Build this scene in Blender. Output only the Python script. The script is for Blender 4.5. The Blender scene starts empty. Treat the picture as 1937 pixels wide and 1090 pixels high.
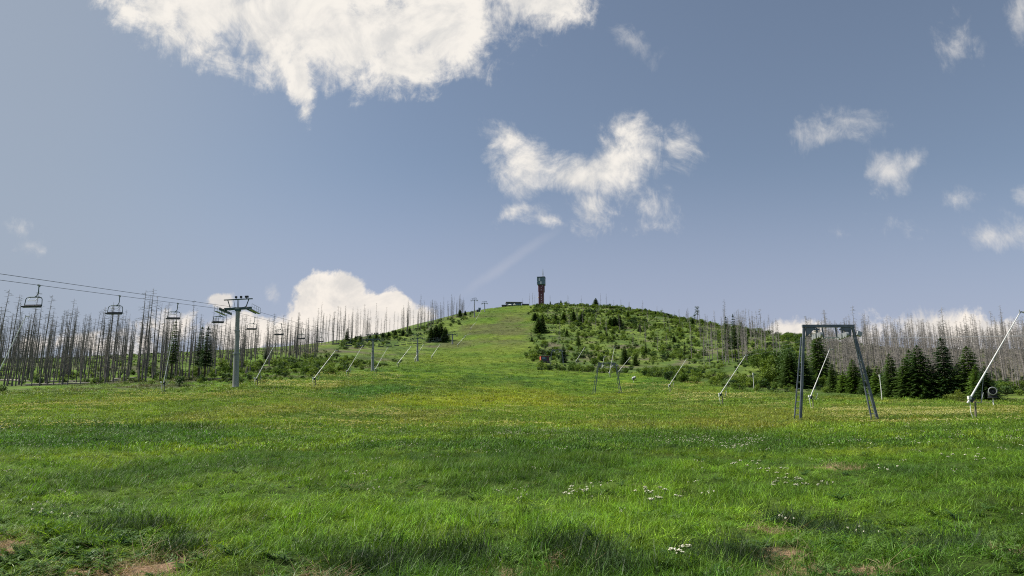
import bpy, math, random
import numpy as np
from mathutils import Vector, Matrix, Euler

R = math.radians
random.seed(11)
rng = np.random.default_rng(11)
C = bpy.context.scene.collection

# ------------------------------------------------------------------ camera model (used to survey where things stand)
F, CX, CY, PITCH, EYE = 1400.0, 968.5, 545.0, R(12.0), 1.65
_c, _s = math.cos(PITCH), math.sin(PITCH)
def ray(px, v):
    dx, dz = (px - CX) / F, (CY - v) / F
    return dx, _c - dz * _s, _s + dz * _c
def at(px, v, Y):
    x, y, z = ray(px, v); k = Y / y
    return Vector((x * k, Y, EYE + z * k))
def elev(v):
    x, y, z = ray(CX, v); return z / y

# ------------------------------------------------------------------ noise
def _h(ix, iy, seed):
    n = (ix.astype(np.int64) * 374761393 + iy.astype(np.int64) * 668265263 + seed * 1442695041) & 0xFFFFFFFF
    n = ((n ^ (n >> 13)) * 1274126177) & 0xFFFFFFFF
    n = n ^ (n >> 16)
    return (n & 0xFFFFFF) / float(0xFFFFFF)
def vnoise(x, y, seed=0):
    x = np.asarray(x, float); y = np.asarray(y, float)
    ix, iy = np.floor(x), np.floor(y)
    fx, fy = x - ix, y - iy
    fx = fx * fx * (3 - 2 * fx); fy = fy * fy * (3 - 2 * fy)
    a = _h(ix, iy, seed); b = _h(ix + 1, iy, seed); c = _h(ix, iy + 1, seed); d = _h(ix + 1, iy + 1, seed)
    return (a * (1 - fx) + b * fx) * (1 - fy) + (c * (1 - fx) + d * fx) * fy
def fbm(x, y, seed=0, oct=4):
    t, a, n = 0, .5, 0
    for k in range(oct):
        t = t + a * vnoise(np.asarray(x) * 2 ** k, np.asarray(y) * 2 ** k, seed + 17 * k); n += a; a *= .5
    return t / n
def sstep(x, a, b):
    t = np.clip((np.asarray(x, float) - a) / (b - a), 0, 1); return t * t * (3 - 2 * t)

# ------------------------------------------------------------------ terrain
COLS = {
 -300: [(66,800),(134,741),(165,727),(200,712),(300,684),(340,680),(500,690)],
 0:    [(66,798),(134,738),(160,726),(220,703),(300,680),(500,690)],
 300:  [(66,797),(134,737),(160,724),(220,701),(300,677),(350,668),(500,672)],
 450:  [(66,797),(134,735),(200,709),(260,691),(330,673),(400,660),(600,665)],
 560:  [(66,798),(134,736),(200,712),(260,694),(330,676),(450,653),(600,657)],
 640:  [(66,798),(134,739),(200,715),(265,698),(350,679),(480,643),(700,648)],
 720:  [(66,799),(134,742),(200,717),(254,703),(353,684),(450,662),(540,632),(580,627),(800,640)],
 800:  [(66,800),(134,746),(200,720),(254,705),(353,686),(508,655),(620,620),(700,602),(900,615)],
 870:  [(66,800),(134,750),(200,725),(254,707),(353,686),(508,656),(600,632),(700,600),(780,588),(1000,602)],
 930:  [(66,800),(134,755),(190,734),(250,712),(350,686),(450,660),(600,622),(700,598),(800,582),(860,577),(1100,600)],
 1030: [(66,800),(134,762),(190,742),(250,718),(320,697),(350,687),(450,655),(600,616),(700,598),(850,575),(900,573),(1200,600)],
 1150: [(66,800),(134,768),(190,747),(250,720),(290,706),(350,687),(450,660),(600,624),(800,582),(870,575),(1200,600)],
 1250: [(66,799),(100,779),(172,745),(230,722),(290,702),(350,684),(450,660),(600,624),(740,594),(790,589),(1100,610)],
 1350: [(66,799),(118,767),(172,744),(230,722),(300,697),(400,667),(500,640),(600,614),(650,607),(900,625)],
 1450: [(66,798),(103,775),(150,753),(180,738),(250,712),(350,677),(450,645),(540,628),(800,645)],
 1560: [(64,797),(103,773),(150,753),(185,739),(250,714),(350,680),(430,655),(480,642),(700,655)],
 1700: [(62,797),(100,773),(140,755),(170,746),(250,715),(330,685),(400,662),(430,657),(700,670)],
 1850: [(60,791),(90,775),(130,759),(170,748),(250,715),(330,685),(400,664),(430,660),(700,672)],
 2200: [(60,790),(90,775),(130,759),(170,747),(250,715),(330,686),(400,666),(700,675)],
}
NT, NU = 360, 201
T_MAX = math.log(1 + 3200 / 25)
TG = np.linspace(0, T_MAX, NT); YG = 25 * (np.exp(TG) - 1)
UG = np.linspace(-1.0, 1.0, NU)
def _table():
    us, rows = [], []
    for px in sorted(COLS):
        pts = [(0.0, 0.0)] + [(Y, EYE + elev(v) * Y) for Y, v in COLS[px]]
        us.append((px - CX) / F)
        rows.append(np.interp(YG, [p[0] for p in pts], [p[1] for p in pts]))
    rows = np.array(rows)
    Z = np.array([np.interp(UG, us, rows[:, j]) for j in range(NT)])          # NT x NU
    def smooth(A, sig, axis):
        k = int(sig * 3); w = np.exp(-.5 * (np.arange(-k, k + 1) / sig) ** 2); w /= w.sum()
        P = np.pad(A, [(k, k) if a == axis else (0, 0) for a in range(2)], mode='edge')
        return sum(w[i] * (P[i:i + A.shape[0]] if axis == 0 else P[:, i:i + A.shape[1]]) for i in range(2 * k + 1))
    Zs = smooth(smooth(Z, 4.0, 0), 3.0, 1)
    return Zs - Zs[0].mean()
ZT = _table()
def edge_right(Y):       # where the open piste ends and the bushy slope begins
    return np.interp(Y, [0, 60, 100, 130, 150, 170, 220, 280, 290, 300, 350, 450, 600, 750, 900], [110, 100, 95, 88, 78, 58, 53, 46, 27, 12, 8, 10, 16, 22, 26])
def edge_left(Y):
    return np.interp(Y, [0, 100, 134, 180, 330, 508, 700, 900], [-90, -66, -57, -51, -49, -44, -38, -32])
def _foot(px, v):
    Y = EYE / (.0545 - elev(v)); p = at(px, v, Y); return p.x, Y
PITS = [(*_foot(px, v), r_, d_) for px, v, r_, d_ in ((835, 1052, .42, .20), (1090, 1040, .34, .15), (1545, 985, .55, .2), (1385, 1045, .42, .18), (1590, 1000, .4, .15), (240, 1008, .4, .15), (700, 1068, .3, .14), (1770, 1040, .35, .14), (340, 1045, .2, .12), (1150, 1068, .3, .15))]
def pits(x, y):
    z = np.zeros(np.shape(x))
    for cx, cy, r_, d_ in PITS: z = z + d_ * np.exp(-(((x - cx) / r_) ** 2 + ((y - cy) / (r_ * 1.1)) ** 2))
    return z
def gz(x, y):
    x = np.asarray(x, float); y = np.asarray(y, float)
    yy = np.clip(y, 0, 3200)
    u = np.clip(np.where(yy > 1, x / np.maximum(yy, 1), 0), -1, 1)
    t = np.log(1 + yy / 25) / T_MAX * (NT - 1); w = (u + 1) / 2 * (NU - 1)
    i = np.clip(t.astype(int), 0, NT - 2); j = np.clip(w.astype(int), 0, NU - 2)
    a, b = t - i, w - j
    z = (ZT[i, j] * (1 - b) + ZT[i, j + 1] * b) * (1 - a) + (ZT[i + 1, j] * (1 - b) + ZT[i + 1, j + 1] * b) * a
    near = 1 - sstep(yy, 30, 70)
    z = z + near * sstep(yy, 3, 7) * (.22 * (fbm(x / 2.6, y / 2.6, 3, 3) - .5) + .10 * (fbm(x / .7, y / .7, 5, 2) - .5))
    z = z - pits(x, y)
    mid = sstep(yy, 25, 80)
    z = z + mid * .45 * (fbm(x / 14, y / 14, 9, 3) - .5)
    off = np.maximum(sstep(x - edge_right(yy), 0, 25), sstep(edge_left(yy) - x, 0, 25)) * sstep(yy, 120, 220)
    z = z + off * (2.2 * (fbm(x / 16, y / 16, 21, 3) - .5))
    return z
def g1(x, y): return float(gz(np.array([x]), np.array([y]))[0])
def on(px, v, Y, sink=0.0):
    p = at(px, v, Y); return Vector((p.x, p.y, g1(p.x, p.y) - sink))

def lerp(a, b, t):
    return np.asarray(a) * (1 - t[..., None]) + np.asarray(b) * t[..., None]
DIRT = [(*_foot(px, v), rx, ry) for px, v, rx, ry in ((262, 1068, .58, .42), (200, 1080, .4, .3), (340, 1050, .3, .25), (12, 1036, .32, .4), (1448, 1000, .34, .28), (1480, 1040, .3, .3), (1500, 1076, .42, .28), (1722, 1028, .16, .16), (1888, 1052, .14, .45),
        (1585, 893, .55, .55), (1056, 1050, .2, .25), (950, 1078, .26, .25), (610, 1082, .42, .2), (1640, 1085, .3, .12), (1150, 1060, .15, .2), (80, 1082, .3, .15))] + [(74.0, 121.5, 1.7, 3.6), (72.6, 114.5, 1.0, 1.6)]
def dirt(x, y):
    d = np.zeros(np.shape(x))
    wob = (fbm(np.asarray(x) * 2.2, np.asarray(y) * 2.2, 31, 3) - .5) * 1.5
    for cx, cy, rx, ry in DIRT:
        q = np.sqrt(((x - cx) / rx) ** 2 + ((y - cy) / ry) ** 2) + wob
        d = np.maximum(d, 1 - sstep(q, .55, 1.15))
    return d
def blob(x, y, cx, cy, rx, ry, lo=.4, hi=1.1, seed=40, k=.9):
    q = np.sqrt(((x - cx) / rx) ** 2 + ((y - cy) / ry) ** 2) + (fbm(x / rx * 2, y / ry * 2, seed, 3) - .5) * k
    return 1 - sstep(q, lo, hi)
def gcol(x, y, under=False):
    """living colour of the sward: species and dryness patches, plus darker and brighter areas"""
    x = np.asarray(x, float); y = np.asarray(y, float)
    n1 = fbm(x / 22, y / 30, 1, 4); n2 = fbm(x / 4.5, y / 6, 2, 4); n3 = fbm(x / 1.3, y / 1.6, 4, 3)
    dark, mid, yel, dry = (.050, .112, .013), (.098, .186, .015), (.19, .25, .02), (.20, .195, .045)
    c = lerp(np.broadcast_to(dark, x.shape + (3,)), np.broadcast_to(mid, x.shape + (3,)), sstep(n2 * .6 + n1 * .4, .36, .62))
    c = lerp(c, yel, .55 * sstep(n3 * .5 + n2 * .5, .5, .72))
    # lush strip close to the viewer
    c = lerp(c, (.14, .255, .02), .75 * sstep(y, 7, 10) * (1 - sstep(y, 14, 24)) * sstep(n2, .3, .6))
    # drier sward in the middle distance
    far = sstep(y, 28, 60) * (1 - sstep(y, 150, 260))
    c = lerp(c, (.125, .175, .024), far * .5)
    c = lerp(c, dry, far * .42 * sstep(fbm(x / 9, y / 16, 6, 4) + .06 * sstep(x, -20, 25), .56, .72))
    # bright mown yellow green strip in the fall line
    for cx, cy, rx, ry, k in ((-3, 128, 20, 30, .8), (4, 165, 14, 34, .6), (-10, 103, 12, 10, .5), (-8, 62, 7, 4, .55), (31, 62, 7, 3.5, .6), (18, 56, 6, 6, .4), (25, 178, 8, 10, .5)):
        b = blob(x, y, cx, cy, rx, ry, .3, 1.15)
        c = lerp(c, (.20, .235, .014) if cy > 80 else (.21, .19, .03), b * k)
    c = lerp(c, (.03, .105, .014), .7 * blob(x, y, -24, 135, 12, 40, .3, 1.1, 47) + 0 * x)
    c = lerp(c, (.028, .088, .016), .6 * blob(x, y, -28, 38, 24, 18, .3, 1.1, 48) + 0 * x)  # darker green area on the near left meadow
    # piste above
    up = sstep(y, 230, 320)
    c = lerp(c, lerp(np.broadcast_to((.095, .165, .02), x.shape + (3,)), np.broadcast_to((.14, .19, .026), x.shape + (3,)), sstep(n1, .35, .65)), up * .8)
    steep = sstep(y, 400, 520) * (1 - sstep(y, 640, 800))
    c = lerp(c, (.098, .098, .046), steep * .75 * sstep(fbm(x / 20, y / 26, 12, 4), .32, .62))
    # rough slope beside the piste
    offr = sstep(x - edge_right(y) + 16 * (fbm(x / 12, y / 18, 18, 3) - .5), -4, 8) * sstep(y, 110, 170)
    offl = sstep(edge_left(y) - x, -4, 8) * sstep(y, 110, 150)
    rough = np.maximum(offr, offl)
    rc = lerp(np.broadcast_to((.075, .125, .028), x.shape + (3,)), np.broadcast_to((.145, .205, .04), x.shape + (3,)), sstep(fbm(x / 10, y / 14, 14, 4), .35, .65))
    rc = lerp(rc, (.14, .12, .085), .8 * sstep(fbm(x / 13, y / 18, 15, 4), .58, .74))
    c = lerp(c, rc, rough)
    lf = offl * (1 - sstep(y, 300, 400))
    c = lerp(c, lerp(np.broadcast_to((.12, .21, .03), x.shape + (3,)), np.broadcast_to((.10, .105, .06), x.shape + (3,)), sstep(fbm(x / 9, y / 9, 16, 4), .5, .68)), lf * .85)
    # grey needle litter and brash under the dense dead stand
    st_ = sstep(x / np.maximum(y, 1), .40, .47) * sstep(y, 165, 215) * offr
    c = lerp(c, lerp(np.broadcast_to((.15, .125, .10), x.shape + (3,)), np.broadcast_to((.09, .105, .05), x.shape + (3,)), sstep(fbm(x / 11, y / 15, 19, 4), .45, .65)), st_ * .85)
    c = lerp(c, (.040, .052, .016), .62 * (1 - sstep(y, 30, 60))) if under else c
    # pale bare earth by the snow lance
    c = lerp(c, (.48, .36, .27), .9 * np.maximum(blob(x, y, 74, 121.5, 1.8, 4, .5, 1, 52, .4), blob(x, y, 72.6, 114.5, 1, 2, .5, 1, 53, .4)))
    return c

# ------------------------------------------------------------------ materials
def newmat(name):
    m = bpy.data.materials.new(name); m.use_nodes = True
    nt = m.node_tree; b = nt.nodes['Principled BSDF']
    return m, nt, b
def noisy(name, c1, c2, scale=3.0, rough=.7, metal=0.0, bump=0.0, stretch=(1, 1, 1), detail=6, lo=.35, hi=.65):
    m, nt, b = newmat(name); N = nt.nodes; L = nt.links
    tc = N.new('ShaderNodeTexCoord'); mp = N.new('ShaderNodeMapping'); mp.inputs['Scale'].default_value = stretch
    no = N.new('ShaderNodeTexNoise'); no.inputs['Scale'].default_value = scale; no.inputs['Detail'].default_value = detail
    cr = N.new('ShaderNodeValToRGB')
    cr.color_ramp.elements[0].position = lo; cr.color_ramp.elements[0].color = (*c1, 1)
    cr.color_ramp.elements[1].position = hi; cr.color_ramp.elements[1].color = (*c2, 1)
    L.new(tc.outputs['Object'], mp.inputs['Vector']); L.new(mp.outputs[0], no.inputs['Vector'])
    L.new(no.outputs['Fac'], cr.inputs[0]); L.new(cr.outputs[0], b.inputs['Base Color'])
    b.inputs['Roughness'].default_value = rough; b.inputs['Metallic'].default_value = metal
    if bump:
        bp = N.new('ShaderNodeBump'); bp.inputs['Strength'].default_value = bump
        L.new(no.outputs['Fac'], bp.inputs['Height']); L.new(bp.outputs[0], b.inputs['Normal'])
    return m
def foliage(name, c1, c2, trans=.3, rough=.6, tint=False, rnd=.5):
    """leaf / needle / blade: colour varies per plant and through space, thin and partly translucent"""
    m, nt, b = newmat(name); N = nt.nodes; L = nt.links
    geo = N.new('ShaderNodeNewGeometry'); no = N.new('ShaderNodeTexNoise')
    no.inputs['Scale'].default_value = 1.3; no.inputs['Detail'].default_value = 4
    L.new(geo.outputs['Position'], no.inputs['Vector'])
    oi = N.new('ShaderNodeObjectInfo')
    ri = N.new('ShaderNodeMath'); ri.operation = 'MULTIPLY_ADD'; ri.inputs[1].default_value = rnd; ri.inputs[2].default_value = -rnd / 2
    L.new(oi.outputs['Random'], ri.inputs[0])
    ad = N.new('ShaderNodeMath'); ad.operation = 'ADD'; ad.use_clamp = True
    L.new(no.outputs['Fac'], ad.inputs[0]); L.new(ri.outputs[0], ad.inputs[1])
    cr = N.new('ShaderNodeValToRGB')
    cr.color_ramp.elements[0].position = .3; cr.color_ramp.elements[0].color = (*c1, 1)
    cr.color_ramp.elements[1].position = .7; cr.color_ramp.elements[1].color = (*c2, 1)
    L.new(ad.outputs[0], cr.inputs[0])
    col = cr.outputs[0]
    if tint:
        at_ = N.new('ShaderNodeAttribute'); at_.attribute_type = 'INSTANCER'; at_.attribute_name = 'tint'
        mx = N.new('ShaderNodeMix'); mx.data_type = 'RGBA'; mx.blend_type = 'MULTIPLY'; mx.inputs[0].default_value = 1
        tn_ = N.new('ShaderNodeAttribute'); tn_.attribute_name = 'tone'
        vs_ = N.new('ShaderNodeVectorMath'); vs_.operation = 'SCALE'; L.new(at_.outputs['Color'], vs_.inputs[0]); L.new(tn_.outputs['Fac'], vs_.inputs['Scale'])
        L.new(cr.outputs[0], mx.inputs[6]); L.new(vs_.outputs[0], mx.inputs[7]); col = mx.outputs[2]
    L.new(col, b.inputs['Base Color']); b.inputs['Roughness'].default_value = rough
    b.inputs['Specular IOR Level'].default_value = .32 if tint else .25
    tr = N.new('ShaderNodeBsdfTranslucent'); ms = N.new('ShaderNodeMixShader'); ms.inputs[0].default_value = trans
    g = N.new('ShaderNodeMix'); g.data_type = 'RGBA'; g.blend_type = 'MULTIPLY'; g.inputs[0].default_value = 1; g.inputs[7].default_value = (1.25, 1.2, .55, 1)
    L.new(col, g.inputs[6]); L.new(g.outputs[2], tr.inputs['Color'])
    L.new(b.outputs[0], ms.inputs[1]); L.new(tr.outputs[0], ms.inputs[2])
    L.new(ms.outputs[0], N['Material Output'].inputs['Surface'])
    return m

M = dict(
 galv=noisy('galvanised_steel', (.22, .24, .25), (.34, .36, .37), 2.5, .5, .35, .05),
 tube=noisy('painted_grey_tube', (.20, .215, .21), (.30, .31, .30), .9, .55, .1, .03, (1, 1, .25)),
 green=noisy('dark_green_steel', (.025, .06, .058), (.05, .10, .095), 2, .5, .2),
 dark=noisy('dark_rubber', (.012, .015, .022), (.03, .034, .042), 3, .6),
 gantry=noisy('blue_grey_steel', (.075, .092, .118), (.15, .17, .195), 1.4, .5, .3, .05),
 rung=noisy('pale_rung', (.35, .37, .40), (.5, .5, .5), 2, .5, .3),
 lance=noisy('white_lance_paint', (.62, .63, .62), (.78, .78, .75), 2, .45, .1),
 post=noisy('weathered_post', (.09, .08, .06), (.2, .18, .14), 4, .8, 0, .2, (1, 1, .2)),
 white=noisy('white_enamel', (.66, .66, .64), (.8, .8, .78), 4, .5),
 bark=noisy('grey_dead_bark', (.06, .056, .054), (.21, .19, .175), 1.6, .9, 0, .4, (1.5, 1.5, .35)),
 barkpale=noisy('pale_dead_bark', (.125, .117, .108), (.33, .305, .28), 1.6, .9, 0, .4, (1.5, 1.5, .35)),
 brown=noisy('brown_bark', (.05, .038, .028), (.12, .09, .065), 3, .9, 0, .4, (1, 1, .3)),
 wood=noisy('bleached_log', (.22, .195, .165), (.44, .40, .35), 3, .85, 0, .2),
 redclad=noisy('wine_red_cladding', (.058, .012, .022), (.088, .018, .032), .35, .6, 0, 0, (1, 1, .1)),
 teal=noisy('teal_panel', (.055, .105, .12), (.095, .155, .165), .5, .4),
 darkclad=noisy('slate_cladding', (.03, .035, .045), (.06, .065, .075), .5, .6),
 roof=noisy('grey_flat_roof', (.16, .16, .17), (.26, .26, .26), .6, .7),
 redpaint=noisy('red_hut_paint', (.50, .085, .04), (.62, .13, .07), 2, .6),
 hutfront=noisy('shaded_dark_hut_front', (.022, .035, .055), (.045, .06, .085), 2, .5),  # dark front, with the shade on that side put into its colour
 jacket=noisy('dark_jacket', (.02, .022, .03), (.04, .04, .05), 4, .8),
 skin=noisy('skin', (.45, .28, .2), (.5, .32, .23), 8, .6),
 needles=foliage('spruce_needles', (.030, .068, .025), (.085, .148, .038), .2, .6),
 needles_light=foliage('young_spruce_needles', (.055, .12, .025), (.11, .19, .03), .18, .6),
 leaf=foliage('shrub_leaves', (.075, .14, .025), (.17, .25, .042), .3, .55, rnd=.6),
 leaf_dark=foliage('dark_shrub_leaves', (.028, .065, .022), (.065, .12, .03), .2, .55, rnd=.6),
 leaf_yel=foliage('yellow_green_leaves', (.10, .16, .03), (.17, .22, .04), .35, .55),
 blade=foliage('grass_blade', (.72, .74, .7), (1.25, 1.22, 1.2), .3, .5, True, .7),
 straw=foliage('dry_straw', (.30, .22, .13), (.46, .36, .22), .15, .7),
 weed=foliage('weed_leaves', (.06, .14, .03), (.13, .22, .05), .35, .5),
 petal=foliage('white_petals', (.55, .55, .42), (.74, .72, .60), .15, .6),
 petal_y=foliage('cream_petals', (.60, .56, .22), (.80, .76, .42), .15, .6),
 flower_stem=foliage('flower_stems', (.09, .17, .03), (.14, .23, .05), .2, .6),
)
gm, gnt, gb = newmat('window_glass'); gb.inputs['Base Color'].default_value = (.10, .16, .18, 1); gb.inputs['Roughness'].default_value = .08; gb.inputs['Metallic'].default_value = .5
M['glass'] = gm
pm = noisy('pale_window_panel', (.42, .46, .5), (.6, .63, .66), 1.5, .3); M['palepane'] = pm

def ground_material():
    m, nt, b = newmat('meadow_ground'); N = nt.nodes; L = nt.links
    ca = N.new('ShaderNodeAttribute'); ca.attribute_name = 'sward'
    da = N.new('ShaderNodeAttribute'); da.attribute_name = 'dirt'
    geo = N.new('ShaderNodeNewGeometry')
    def noise(scale, det=6, ro=.6, mp=None):
        n = N.new('ShaderNodeTexNoise'); n.inputs['Scale'].default_value = scale; n.inputs['Detail'].default_value = det; n.inputs['Roughness'].default_value = ro
        if mp:
            q = N.new('ShaderNodeMapping'); q.inputs['Scale'].default_value = mp; L.new(geo.outputs['Position'], q.inputs['Vector']); L.new(q.outputs[0], n.inputs['Vector'])
        else: L.new(geo.outputs['Position'], n.inputs['Vector'])
        return n
    nf, nm, nb = noise(9, 6, .7), noise(.55, 8, .68), noise(.11, 6, .65)
    r1 = N.new('ShaderNodeMapRange'); r1.inputs['From Min'].default_value = .3; r1.inputs['From Max'].default_value = .7; r1.inputs['To Min'].default_value = .5; r1.inputs['To Max'].default_value = 1.3
    r2 = N.new('ShaderNodeMapRange'); r2.inputs['From Min'].default_value = .3; r2.inputs['From Max'].default_value = .7; r2.inputs['To Min'].default_value = .55; r2.inputs['To Max'].default_value = 1.4
    L.new(nf.outputs['Fac'], r1.inputs['Value']); L.new(nm.outputs['Fac'], r2.inputs['Value'])
    r3 = N.new('ShaderNodeMapRange'); r3.inputs['From Min'].default_value = .32; r3.inputs['From Max'].default_value = .68; r3.inputs['To Min'].default_value = .72; r3.inputs['To Max'].default_value = 1.3
    L.new(nb.outputs['Fac'], r3.inputs['Value'])
    m0 = N.new('ShaderNodeMath'); m0.operation = 'MULTIPLY'; L.new(r1.outputs[0], m0.inputs[0]); L.new(r3.outputs[0], m0.inputs[1])
    mu = N.new('ShaderNodeMath'); mu.operation = 'MULTIPLY'; L.new(m0.outputs[0], mu.inputs[0]); L.new(r2.outputs[0], mu.inputs[1])
    sc = N.new('ShaderNodeVectorMath'); sc.operation = 'SCALE'; L.new(ca.outputs['Color'], sc.inputs[0]); L.new(mu.outputs[0], sc.inputs['Scale'])
    # bare soil and dead thatch
    ns = noise(24, 8, .7)
    cr = N.new('ShaderNodeValToRGB'); e = cr.color_ramp.elements
    e[0].position = .3; e[0].color = (.05, .032, .022, 1); e[1].position = .7; e[1].color = (.42, .29, .19, 1)
    k = e.new(.5); k.color = (.24, .155, .10, 1)
    L.new(ns.outputs['Fac'], cr.inputs[0])
    mx = N.new('ShaderNodeMix'); mx.data_type = 'RGBA'
    L.new(da.outputs['Fac'], mx.inputs[0]); L.new(sc.outputs[0], mx.inputs[6]); L.new(cr.outputs[0], mx.inputs[7])
    L.new(mx.outputs[2], b.inputs['Base Color']); b.inputs['Roughness'].default_value = .95; b.inputs['Specular IOR Level'].default_value = .1
    bp = N.new('ShaderNodeBump'); bp.inputs['Strength'].default_value = .8; bp.inputs['Distance'].default_value = .5
    L.new(nm.outputs['Fac'], bp.inputs['Height']); L.new(bp.outputs[0], b.inputs['Normal'])
    return m

def build_ground():
    ys = [-120, -60, -30, -15, -7, -3, 0, 2, 4]
    y = 4.0
    while y < 1150:
        y += max(.2, .0165 * y); ys.append(y)
    ys += [1250, 1400, 1700, 2200, 3000]
    s = np.concatenate([[-4, -2.2, -1.4], np.linspace(-1, 1, 281), [1.4, 2.2, 4]])
    Y = np.repeat(np.array(ys)[:, None], len(s), 1)
    X = s[None, :] * (13 + .86 * np.maximum(Y, 0))
    Z = gz(X, Y)
    co = np.stack([X, Y, Z], -1).reshape(-1, 3)
    nr, nc = Y.shape
    i = np.arange((nr - 1) * (nc - 1)); r, c = i // (nc - 1), i % (nc - 1)
    q = np.stack([r * nc + c, r * nc + c + 1, (r + 1) * nc + c + 1, (r + 1) * nc + c], 1)
    me = bpy.data.meshes.new('ground')
    me.from_pydata(co.tolist(), [], q.tolist())
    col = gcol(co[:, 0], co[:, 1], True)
    a = me.attributes.new('sward', 'FLOAT_COLOR', 'POINT')
    a.data.foreach_set('color', np.concatenate([col, np.ones((len(col), 1))], 1).astype(np.float32).ravel())
    d = me.attributes.new('dirt', 'FLOAT', 'POINT'); d.data.foreach_set('value', (dirt(co[:, 0], co[:, 1]) * (co[:, 1] < 60)).astype(np.float32))
    me.polygons.foreach_set('use_smooth', np.ones(len(me.polygons), bool))
    me.materials.append(ground_material())
    o = bpy.data.objects.new('ground', me); C.objects.link(o); o['kind'] = 'structure'
    return o
build_ground()

# ------------------------------------------------------------------ mesh helpers
class MB:
    def __init__(s): s.v, s.f = [], []
    def add(s, v, f):
        n = len(s.v); s.v += [tuple(p) for p in v]; s.f += [tuple(i + n for i in q) for q in f]; return s
    def box(s, c, d, rot=None):
        c = Vector(c); h = [x / 2 for x in d]; b = min(h) * .12
        pts = []
        # chamfered box: 24 verts
        for sx in (-1, 1):
            for sy in (-1, 1):
                for sz in (-1, 1):
                    for k in range(3):
                        q = [sx * (h[0] - (b if k != 0 else 0)), sy * (h[1] - (b if k != 1 else 0)), sz * (h[2] - (b if k != 2 else 0))]
                        pts.append(Vector(q))
        import itertools
        idx = lambda sx, sy, sz, k: ((sx > 0) * 4 + (sy > 0) * 2 + (sz > 0)) * 3 + k
        fs = []
        for s1 in (-1, 1):
            fs.append([idx(s1, -1, -1, 0), idx(s1, 1, -1, 0), idx(s1, 1, 1, 0), idx(s1, -1, 1, 0)][::s1])
            fs.append([idx(-1, s1, -1, 1), idx(-1, s1, 1, 1), idx(1, s1, 1, 1), idx(1, s1, -1, 1)][::s1])
            fs.append([idx(-1, -1, s1, 2), idx(1, -1, s1, 2), idx(1, 1, s1, 2), idx(-1, 1, s1, 2)][::s1])
        for a in (-1, 1):
            for d_ in (-1, 1):
                fs.append([idx(a, d_, -1, 0), idx(a, d_, 1, 0), idx(a, d_, 1, 1), idx(a, d_, -1, 1)])
                fs.append([idx(a, -1, d_, 0), idx(a, 1, d_, 0), idx(a, 1, d_, 2), idx(a, -1, d_, 2)])
                fs.append([idx(-1, a, d_, 1), idx(1, a, d_, 1), idx(1, a, d_, 2), idx(-1, a, d_, 2)])
        for a, d_, e in itertools.product((-1, 1), repeat=3):
            fs.append([idx(a, d_, e, 0), idx(a, d_, e, 1), idx(a, d_, e, 2)])
        if rot is not None: pts = [rot @ p for p in pts]
        return s.add([p + c for p in pts], fs)
    def bar(s, a, b, w, h=None):
        a, b = Vector(a), Vector(b); d = b - a
        rot = d.to_track_quat('Z', 'Y').to_matrix()
        return s.box((a + b) / 2, (w, h or w, d.length), rot)
    def tube(s, pts, r, seg=8, cap=True):
        pts = [Vector(p) for p in pts]; n = len(pts)
        rr = r if isinstance(r, (list, tuple)) else [r] * n
        vs, fs = [], []
        up = None
        for i, p in enumerate(pts):
            d = (pts[min(i + 1, n - 1)] - pts[max(i - 1, 0)]).normalized()
            if up is None: up = d.orthogonal().normalized()
            up = (up - d * up.dot(d)).normalized(); sd = d.cross(up)
            for k in range(seg):
                a = 2 * math.pi * k / seg
                vs.append(p + (up * math.cos(a) + sd * math.sin(a)) * rr[i])
        for i in range(n - 1):
            for k in range(seg):
                a, b = i * seg + k, i * seg + (k + 1) % seg
                fs.append((a, b, b + seg, a + seg))
        if cap:
            fs.append(tuple(range(seg))[::-1]); fs.append(tuple(range((n - 1) * seg, n * seg)))
        return s.add(vs, fs)
    def mesh(s, name, mat, smooth=False):
        me = bpy.data.meshes.new(name); me.from_pydata(s.v, [], s.f); me.materials.append(mat)
        if smooth: me.polygons.foreach_set('use_smooth', np.ones(len(me.polygons), bool))
        return me
    def build(s, name, mat, parent=None, loc=(0, 0, 0), smooth=False):
        return obj(name, s.mesh(name, mat, smooth), parent, loc)
def obj(name, me, parent=None, loc=(0, 0, 0), link=True):
    o = bpy.data.objects.new(name, me)
    if link: C.objects.link(o)
    o.location = loc
    if parent: o.parent = parent
    return o
def tag(o, label, cat, group=None):
    o['label'] = label; o['category'] = cat
    if group: o['group'] = group
    return o
def thing(name, label, cat, loc, rz=0, group=None):
    o = obj(name, None, None, loc); o.rotation_euler = (0, 0, rz); o.empty_display_size = .5
    return tag(o, label, cat, group)
KIDS = {}
def copy_tree(o, parent=None):
    c = o.copy(); C.objects.link(c)
    if parent: c.parent = parent
    for ch in list(o.children): copy_tree(ch, c)
    return c
ORD = ['first', 'second', 'third', 'fourth', 'fifth', 'sixth', 'seventh', 'eighth', 'ninth', 'tenth', 'eleventh', 'twelfth', 'thirteenth', 'fourteenth', 'fifteenth',
       'sixteenth', 'seventeenth', 'eighteenth', 'nineteenth', 'twentieth', 'twenty-first', 'twenty-second', 'twenty-third', 'twenty-fourth', 'twenty-fifth', 'twenty-sixth']

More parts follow.
